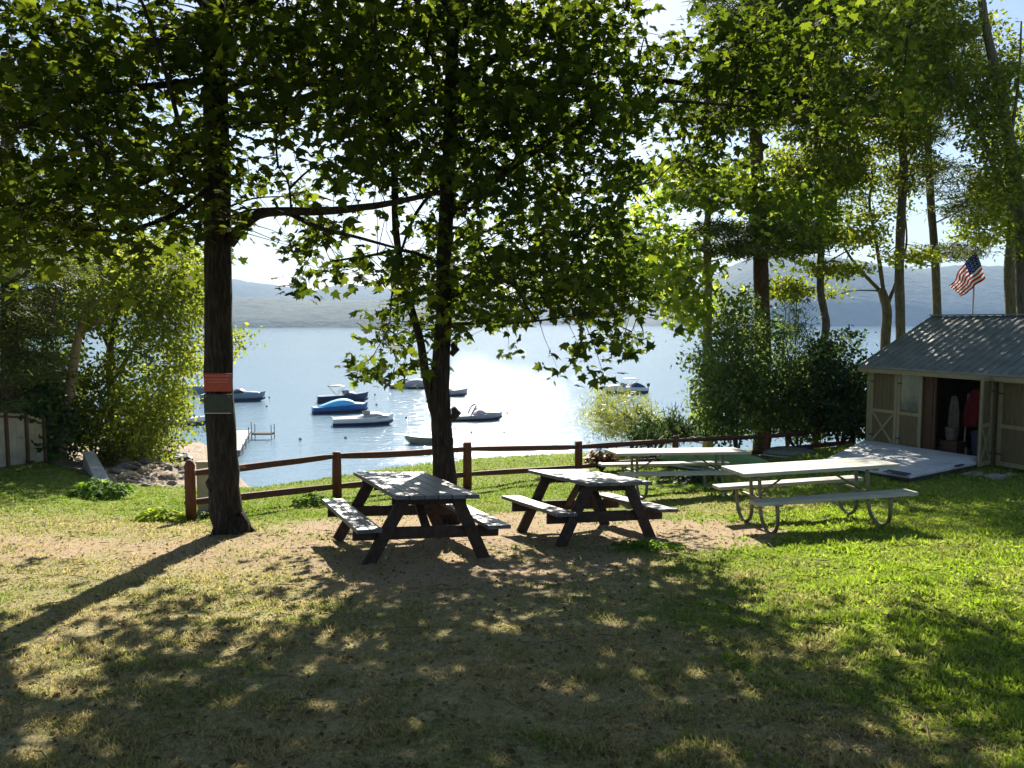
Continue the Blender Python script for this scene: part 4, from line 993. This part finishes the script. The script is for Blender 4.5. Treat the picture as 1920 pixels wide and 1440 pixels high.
def build_left_things():
    # cream panel fence
    root_p = U(-90, 880, 15.0); pts = [(-230, 13.2), (-110, 14.8), (-40, 15.9), (5, 16.6), (43, 17.2), (76, 17.8)]
    W = []
    for px, d in pts: p = up_at(px, d); W.append(p)
    root = empty('panel_fence', W[3], 'cream panel fence with brown posts at the left edge', 'fence')
    hts = [1.2, 1.2, 1.2, 1.2, 1.15, 1.0]
    for i, p in enumerate(W):
        MB().box((p[0], p[1], p[2] + hts[i]/2 - .04), (.09, .09, hts[i] + .12)).build('post', M['brownpost'], root, bevel=.008)
    for i in range(len(W) - 1):
        a, b_ = W[i], W[i+1]; g = b_ - a; L_ = np.linalg.norm(g[:2]); mb = MB(); k = max(3, int(L_ / .14))
        for j in range(k):
            t = (j + .5) / k; c = a + g * t; hh = hts[i] * (1-t) + hts[i+1] * t - .06
            gx = np.array([g[0], g[1], 0]) / L_; fr = (c, gx, np.array([-gx[1], gx[0], 0]), np.array([0, 0, 1.]))
            mb.box((0, 0, hh/2 + .04), (L_ / k - .006, .02, hh), fr)
        mb.build('panel', M['cream'] if i < 4 else M['beige'], root)
        r_ = MB(); r_.beam(a + (0, -.03, hts[i] - .1), b_ + (0, -.03, hts[i+1] - .1), .05, .03, (0, 0, 1)); r_.build('rail', M['brownpost'], root)
    # low concrete wall end going down the bank
    a, b_, c, e = U(155, 847, 18.3), U(176, 845, 18.4), U(206, 898, 15.6), U(180, 905, 15.5)
    mb = MB(); q = [e, c, b_, a]; mb.hexa([np.array([p[0], p[1], gz(p[0], p[1]) - .25]) for p in q] + q)
    tag(mb.build('retaining_wall', M['concrete'], None, bevel=.01), 'pale flat topped concrete wall leading down to the beach on the left', 'wall')
    def leafy(px, py, w_, h_, n, m, label, size=.09, name='leafy_plant', group=None):
        p = G(px, py); d = p[1]; root = empty(name, p, label, 'plant', group)
        st = MB(); C = []; Nn = []; D = []
        for i in range(n):
            a = rng.random() * 6.28; r = math.sqrt(rng.random()); tip = p + np.array([w_ * r * math.cos(a), w_ * .6 * r * math.sin(a), h_ * (1.05 - .55 * r) * rng.uniform(.6, 1.05)])
            tip[2] = max(tip[2], gz(tip[0], tip[1]) + .03)
            if i % 5 == 0: st.tube([p + (0, 0, -.02), (p + tip) / 2 + (0, 0, h_ * .12), tip], [.008, .006, .003], 4, cap=False)
            C.append(tip); v = tip - p; Nn.append((v[0] * .5, v[1] * .5, 1)); D.append((v[0] + rng.normal(0, .1), v[1] + rng.normal(0, .1), -.02))
        st.build('stems', M['plant'], root)
        leaf_object('foliage', root, m, np.array(C), np.array(Nn) + rng.normal(0, .35, (n, 3)), size * (.7 + .6 * rng.random(n)), OVAL, .3, np.array(D))
    g = 'low plants around the lawn'
    leafy(190, 932, .55, .34, 330, M['plant'], 'leafy green plant at the lower end of the concrete wall', .12)
    leafy(160, 925, .26, .26, 110, M['plant'], 'small green clump just left of the leafy plant by the wall', .1)
    leafy(298, 978, .32, .22, 200, M['limeplant'], 'bright lime green plant on the lawn left of the fence end post', .1)
    leafy(378, 972, .14, .12, 60, M['dark'], 'small dark plant between the fence end post and the maple', .07)
    leafy(592, 950, .34, .26, 160, M['plant'], 'green weeds under the lower rail left of the near wooden table', .09)
    leafy(1150, 922, .3, .16, 70, M['plant'], 'thin green weeds growing behind the middle wooden table', .06)
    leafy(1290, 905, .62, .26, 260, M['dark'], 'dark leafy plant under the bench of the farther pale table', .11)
    leafy(1128, 884, .34, .62, 300, M['redleaf'], 'dark red leaved plant beside the fourth fence post', .10)
    leafy(1215, 1030, .42, .10, 220, M['plant'], 'low green weeds under the front legs of the middle wooden table', .06)
    leafy(80, 866, .4, .28, 180, M['plant'], 'small bushy plant at the foot of the pale leaning trunk', .10)
    leafy(60, 955, .01, .01, 3, M['plant'], 'tiny sprig of grass on the left lawn', .03) if False else None
    # beige board behind the big maple trunk
    p = up_at(379, 12.2); t = U(366, 868, 12.2); r_ = U(395, 868, 12.2)
    mb = MB(); w_ = r_[0] - t[0]; mb.box((p[0], p[1], (p[2] + t[2]) / 2 - .03), (w_, .10, t[2] - p[2] + .06)); mb.box((p[0], p[1], t[2] + .012), (w_ + .03, .13, .03))
    tag(mb.build('utility_pedestal', M['beige'], None, bevel=.008), 'beige upright box between the fence end post and the big maple', 'utility box')
    # beach rocks
    spots = [(300, 862, .5, 1), (318, 866, .42, 1), (340, 872, .4, 1), (330, 858, .3, 1), (285, 870, .35, 0), (262, 878, .4, 0), (240, 884, .35, 0), (275, 890, .3, 0), (300, 885, .35, 0), (322, 888, .3, 0), (335, 895, .25, 0), (310, 900, .25, 0), (285, 904, .22, 0),
             (255, 900, .25, 0), (232, 898, .22, 0), (222, 888, .3, 0), (345, 884, .3, 0), (250, 868, .3, 0), (232, 874, .3, 0), (268, 864, .3, 0), (295, 876, .22, 0), (246, 908, .2, 0), (322, 910, .18, 0), (275, 912, .16, 0), (460, 885, .35, 0), (482, 890, .3, 0), (450, 893, .25, 0), (475, 880, .3, 0)]
    for px, py, r, dk in spots:
        p = G(px, py); o = rock(p + (0, 0, r * .15), r * .9 * (p[1] / 40) ** .5, M['darkrock'] if dk else M['rock'], ('dark wet rock at the edge of the water' if dk else ('pale rock in the gap under the rail behind the big maple' if px > 400 else 'tan rock lying on the gravel beach')), ('dark rocks at the waterline' if dk else ('rocks below the rail fence' if px > 400 else 'rocks on the gravel beach')))
    p = U(366, 847, 54.5); p[2] = .12
    rock(p, .36, M['darkrock'], 'black rock standing alone in the shallow water', flat=.45)
    # driftwood sticks
    for k, (x0, y0, x1, y1) in enumerate(((235, 880, 275, 888), (262, 893, 300, 884), (225, 905, 260, 902))):
        a, b_ = G(x0, y0) + (0, 0, .12), G(x1, y1) + (0, 0, .12)
        mb = MB(); mb.tube(smooth_path([a, (a + b_) / 2 + (0, 0, .08), b_], 3), np.linspace(.07, .035, 7), 7, wob=.08)
        tag(mb.build('driftwood', M['bark_pale'], None, True), 'bleached driftwood stick lying among the beach rocks', 'driftwood', 'driftwood on the beach')
build_left_things()

# ================================================================== BOATS
def hull(mb, fr, L, B, h0, h1, mi=0, n=15, bowlen=.45, stern=.85, drop=0):
    """closed planing hull from keel to sheer; u forward"""
    sec = []
    for i in range(n):
        t = i / (n - 1); u = -L/2 + L * t
        k = max(0, (t - (1 - bowlen)) / bowlen); hb = B/2 * (stern + (1 - stern) * min(1, t * 3)) * (1 - k ** 2.2) + .01
        sh = h0 + (h1 - h0) * t ** 2; kl = -.18 + (h1 * .55 + .18) * max(0, (t - .72) / .28) ** 2.5
        sec.append([(u - .0, 0, kl), (u, hb * .72, kl + .15 + .1 * k), (u + .12 * k, hb, sh), (u + .12 * k, -hb, sh), (u, -hb * .72, kl + .15 + .1 * k)])
    V = [fr[0] + a * fr[1] + b * fr[2] + (c - drop) * fr[3] for s in sec for a, b, c in s]; Fc = []
    for i in range(n - 1):
        for j in range(5):
            k = (j + 1) % 5; Fc.append((i*5+j, (i+1)*5+j, (i+1)*5+k, i*5+k))
    Fc += [(4, 3, 2, 1, 0), tuple((n-1)*5 + j for j in range(5))]
    mb.add(V, Fc, mi); return sec
def dome(mb, fr, u0, u1, wd, z0, hgt, n=9, mi=0, peak=.5):
    V = []; m_ = 8
    for i in range(n):
        t = i / (n - 1); u = u0 + (u1 - u0) * t
        hh = hgt * (math.sin(math.pi * t ** (math.log(.5) / math.log(peak)))) ** .7 + .015; ww = wd/2 * (1 - .35 * abs(2*t - 1) ** 3)
        for j in range(m_):
            a = math.pi * j / (m_ - 1); V.append(fr[0] + u * fr[1] + ww * math.cos(a) * fr[2] + (z0 + hh * math.sin(a) ** .6) * fr[3])
    Fc = [(i*m_+j, i*m_+j+1, (i+1)*m_+j+1, (i+1)*m_+j) for i in range(n-1) for j in range(m_-1)]
    Fc += [tuple(i*m_ for i in range(n))[::-1] + tuple(i*m_ + m_ - 1 for i in range(n))] if False else [(i*m_, (i+1)*m_, (i+1)*m_+m_-1, i*m_+m_-1) for i in range(n-1)]
    Fc += [tuple(range(m_))[::-1], tuple((n-1)*m_ + j for j in range(m_))]
    mb.add(V, Fc, mi)
def boat(px, py, L, yaw, label, hullm, stripe=None, cover=None, cov=(-.45, .1, .5), bimini=None, outboard=None, windshield=False, B=2.0, fore=None, h=(.62, .85), group='boats moored on the lake', name='motorboat', cat='boat', arch=None, cabin=None):
    d = 0
    h = (h[0] * 1.08, h[1] * 1.15); cov = (cov[0], cov[1], cov[2] * 1.25) + tuple(cov[3:])
    d = (CAMZ) * F / (py - 604) ; p = U(px, py, d); o = np.array([p[0], p[1], 0.])
    ang = R(yaw); fr = (o, np.array([math.cos(ang), math.sin(ang), 0]), np.array([-math.sin(ang), math.cos(ang), 0]), np.array([0, 0, 1.]))
    root = empty(name, o, label, cat, group)
    mb = MB(); hull(mb, fr, L, B, h[0], h[1]); mb.build('hull', M[hullm], root)
    if stripe:
        mb = MB(); hull(mb, fr, L * 1.006, B * 1.02, h[0] * .40, h[1] * .36); mb.build('lower_hull', M[stripe], root)
    mb = MB(); dk = MB()
    if fore:
        dome(dk, fr, L * .05, L * .46, B * .78, h[1] * .86, .16, peak=.35); dk.build('foredeck', M[fore], root, True)
    if cover:
        dome(mb, fr, L * cov[0], L * cov[1], B * .9, h[0] * .95, cov[2], peak=.6 if len(cov) < 4 else cov[3]); mb.build('cover', M[cover], root, True)
    else:
        mb.box((-L * .12, 0, h[0] + .01), (L * .5, B * .6, .02), fr); mb.build('cockpit', M['boatdark'], root)
    if cabin:
        mb = MB(); dome(mb, fr, L * -.1, L * .3, B * .7, h[0], .55, peak=.5); mb.build('cabin', M[cabin], root, True)
    if windshield:
        W3 = lambda a, b, c: fr[0] + a * fr[1] + b * fr[2] + c * fr[3]
        mb = MB(); a = [W3(L*.02, -B*.38, h[0]+.05), W3(L*.14, -B*.2, h[0]+.12), W3(L*.14, B*.2, h[0]+.12), W3(L*.02, B*.38, h[0]+.05)]; b_ = [q + fr[3] * .42 - fr[1] * .18 for q in a]
        mb.add(a + b_ + [q + fr[1] * .02 for q in a + b_], [(0,1,5,4),(1,2,6,5),(2,3,7,6),(8,12,13,9),(9,13,14,10),(10,14,15,11),(4,5,13,12),(5,6,14,13),(6,7,15,14)]); mb.build('windshield', M['glass'], root)
    if bimini:
        W3 = lambda a, b, c: fr[0] + a * fr[1] + b * fr[2] + c * fr[3]
        mb = MB(); dome(mb, fr, -L*.3, L*.05, B*.85, h[0] + 1.05, .12); mb.build('bimini_top', M[bimini], root, True)
        for s in (-1, 1):
            mb = MB(); mb.tube([W3(-L*.12, s*B*.4, h[0]), W3(-L*.28, s*B*.4, h[0]+1.06)], .02, 5); mb.tube([W3(-L*.12, s*B*.4, h[0]), W3(L*.03, s*B*.4, h[0]+1.06)], .02, 5); mb.build('bimini_frame', M['metal'], root)
    if arch:
        W3 = lambda a, b, c: fr[0] + a * fr[1] + b * fr[2] + c * fr[3]
        mb = MB(); mb.tube(smooth_path([W3(-L*.14, -B*.45, h[0]), W3(-L*.04, -B*.42, h[0]+.8), W3(-L*.0, 0, h[0]+.95), W3(-L*.04, B*.42, h[0]+.8), W3(-L*.14, B*.45, h[0])], 3), .07, 6); mb.build('tower', M[arch], root)
    if outboard:
        mb = MB(); mb.box((-L/2 - .22, 0, h[0] + .28), (.36, .34, .42), fr); mb.box((-L/2 - .2, 0, h[0] - .28), (.16, .14, .8), fr); mb.build('outboard_motor', M[outboard], root, bevel=.04)
    return root
def build_boats():
    boat(643, 754, 5.6, 18, 'navy boat with a raised bimini top, moored directly behind the light blue one', 'navy', cover='boatdark', cov=(-.05, .3, .35), bimini='boatdark', windshield=True, stripe='boatdark', h=(.7, .95))
    boat(638, 774, 5.4, 20, 'blue hulled boat under a bright sky blue cover', 'midblue', cover='skyblue', cov=(-.42, .34, .62, .62), stripe='boatdark', h=(.6, .85), fore='gelwhite', windshield=True)
    boat(681, 797, 5.2, 14, 'white boat with a grey cover and dark waterline, nearest of its cluster', 'gelwhite', cover='boatgrey', cov=(-.15, .42, .38, .6), stripe='navy', h=(.6, .8), fore='gelwhite', windshield=True)
    boat(438, 752, 7.0, 6, 'blue grey motorboat half hidden behind the big maple trunk', 'bluegrey', stripe='boatdark', cover='boatdark', cov=(-.05, .22, .5), fore='bluegrey', h=(.75, .95), windshield=True)
    boat(350, 738, 6.4, 6, 'bluish boat seen through the leaves left of the big maple trunk', 'bluegrey', cover='boatgrey', cov=(-.4, .1, .5), fore='gelwhite', h=(.7, .9))
    boat(345, 797, 3.9, 12, 'small white boat close to the left shore behind the leaves', 'gelwhite', stripe='boatdark', cover='tan', cov=(-.3, .2, .4), h=(.5, .65), B=1.6)
    boat(775, 728, 6.0, 0, 'grey covered boat with a black outboard motor, left of the two stemmed maple', 'boatgrey', cover='boatgrey', cov=(-.35, .4, .62), outboard='boatdark', stripe='boatdark', h=(.5, .65))
    boat(838, 743, 5.0, 10, 'grey boat whose bow sticks out behind the right side of the two stemmed maple', 'boatgrey', cover='boatgrey', cov=(-.3, .2, .4), stripe='boatdark', h=(.6, .85))
    boat(893, 788, 4.8, 12, 'grey runabout with a dark tower, moored in the sun glitter', 'boatgrey', windshield=True, arch='darkblue', fore='boatgrey', stripe='boatdark', h=(.45, .65), cover='boatgrey', cov=(-.1, .2, .45))
    boat(805, 832, 3.6, 183, 'small tan and olive skiff floating in front of the two stemmed maple', 'skiff', h=(.42, .55), B=1.4, name='skiff', cover='tan', cov=(-.46, .46, .06))
    boat(1172, 737, 5.6, 186, 'white boat with a navy stern cover and a bimini top, alone on the right', 'gelwhite', cover='navy', cov=(-.48, -.1, .5), bimini='boatgrey', windshield=True, stripe='boatdark', fore='gelwhite', h=(.7, .9), outboard='navy')
    boat(613, 613, 11, 10, 'tiny white boat far out near the opposite shore', 'gelwhite', cabin='gelwhite', h=(2, 2.6), B=5)
    for px, py in [(505, 746), (500, 763), (563, 826), (648, 823), (706, 760), (762, 785), (912, 752), (951, 776), (945, 813), (885, 813), (703, 741)]:
        d = CAMZ * F / (py - 604); p = U(px, py, d); c = np.array([p[0], p[1], 0]); mb = MB()
        mb.tube([c + (0, 0, -.1), c + (0, 0, .02), c + (0, 0, .09), c + (0, 0, .15), c + (0, 0, .18)], [.07, .12, .13, .08, .03], 12)
        root = empty('mooring_buoy', c, 'small grey mooring buoy floating among the boats', 'buoy', 'mooring buoys'); mb.build('float', M['buoy'], root, True)
        mb = MB(); mb.tube([c + (0, 0, .17), c + (0, 0, .22)], .02, 6); mb.build('ring', M['metal'], root)
build_boats()

def build_dock():
    a = U(428, 851, 51.8); b_ = U(452, 814, 61.5); a[2] = .55; b_[2] = .5
    root = empty('dock', a, 'pale boarded dock reaching into the lake behind the big maple', 'dock')
    g = b_ - a; g[2] = 0; L_ = np.linalg.norm(g); g /= L_; n = np.array([g[1], -g[0], 0]); fr = (a * (1, 1, 0) + (0, 0, .5), g, n, np.array([0, 0, 1.]))
    mb = MB()
    for k in range(int(L_ / .3)): mb.box((.15 + k * .3, 0, 0), (.28, 1.5, .06), fr)
    mb.build('deck', M['dock'], root)
    for s in (-1, 1): MB().box((L_/2, s * .68, -.12), (L_, .08, .18), fr).build('side_beam', M['bark_grey'], root)
    for u in np.linspace(1.5, L_ - .3, 4):
        for s in (-1, 1): MB().tube([fr[0] + g * u + n * s * .8 + (0, 0, -1.5), fr[0] + g * u + n * s * .8 + (0, 0, .7 if u > 6 else .2)], .045, 8).build('pile', M['metal'], root, True)
    c0, c1 = U(474, 822, 60.5), U(513, 822, 60.5)
    r2 = empty('dock', c0 * (1, 1, 0), 'narrow floating dock finger with upright pipes, right of the big maple', 'dock')
    mb = MB(); mb.box(((c0[0] + c1[0]) / 2, 60.5, .42), (c1[0] - c0[0], .7, .12)); mb.build('deck', M['bark_grey'], r2)
    for x in (c0[0] + .05, c1[0] - .05):
        for y in (60.1, 60.9): MB().tube([(x, y, -1.5), (x, y, 1.15)], .04, 8).build('pile', M['metal'], r2, True)
build_dock()

def build_hulls_on_grass():
    for (px, py, d, L, yaw, m, lab, nm, B) in ((1345, 872, 17.6, 2.6, -28, 'canoe', 'green canoe turned upside down on the grass by the fence', 'canoe', .8), (1485, 862, 19.6, 1.3, -5, 'tube', 'grey rowing boat turned upside down below the fence near the shed', 'rowing_boat', .7)):
        p = up_at(px, d); a = R(yaw); fr = (p + (0, 0, .0), np.array([math.cos(a), math.sin(a), 0]), np.array([-math.sin(a), math.cos(a), 0]), np.array([0, 0, 1.]))
        root = empty(nm, p, lab, 'boat'); mb = MB(); V = []; n, k = 15, 9
        for i in range(n):
            t = i / (n-1) * 2 - 1; wv = B/2 * (1 - abs(t) ** 2.4) + .02; hh = L * .15 * (1 - .55 * abs(t) ** 3) + .02
            for j in range(k):
                b = math.pi * j / (k-1); V.append(fr[0] + t * L/2 * fr[1] + wv * math.cos(b) * fr[2] + (hh * math.sin(b) ** .7 + .03) * fr[3])
        mb.add(V, [(i*k+j, i*k+j+1, (i+1)*k+j+1, (i+1)*k+j) for i in range(n-1) for j in range(k-1)] + [tuple(range(k))[::-1], tuple((n-1)*k+j for j in range(k))] + [(i*k, (i+1)*k, (i+1)*k+k-1, i*k+k-1) for i in range(n-1)])
        mb.build('hull', M[m], root, True)
        mb = MB(); mb.tube([fr[0] + t * L/2 * fr[1] + (L * .15 * (1 - .55 * abs(t) ** 3) + .055) * fr[3] for t in np.linspace(-.98, .98, 9)], .018, 6); mb.build('keel', M['boatdark'], root)
        for s in (-1, 1):
            mb = MB(); mb.tube([fr[0] + t * L/2 * fr[1] + s * (B/2 * (1 - abs(t) ** 2.4) + .025) * fr[2] + .04 * fr[3] for t in np.linspace(-1, 1, 11)], .02, 6); mb.build('gunwale', M['metal'], root)
build_hulls_on_grass()
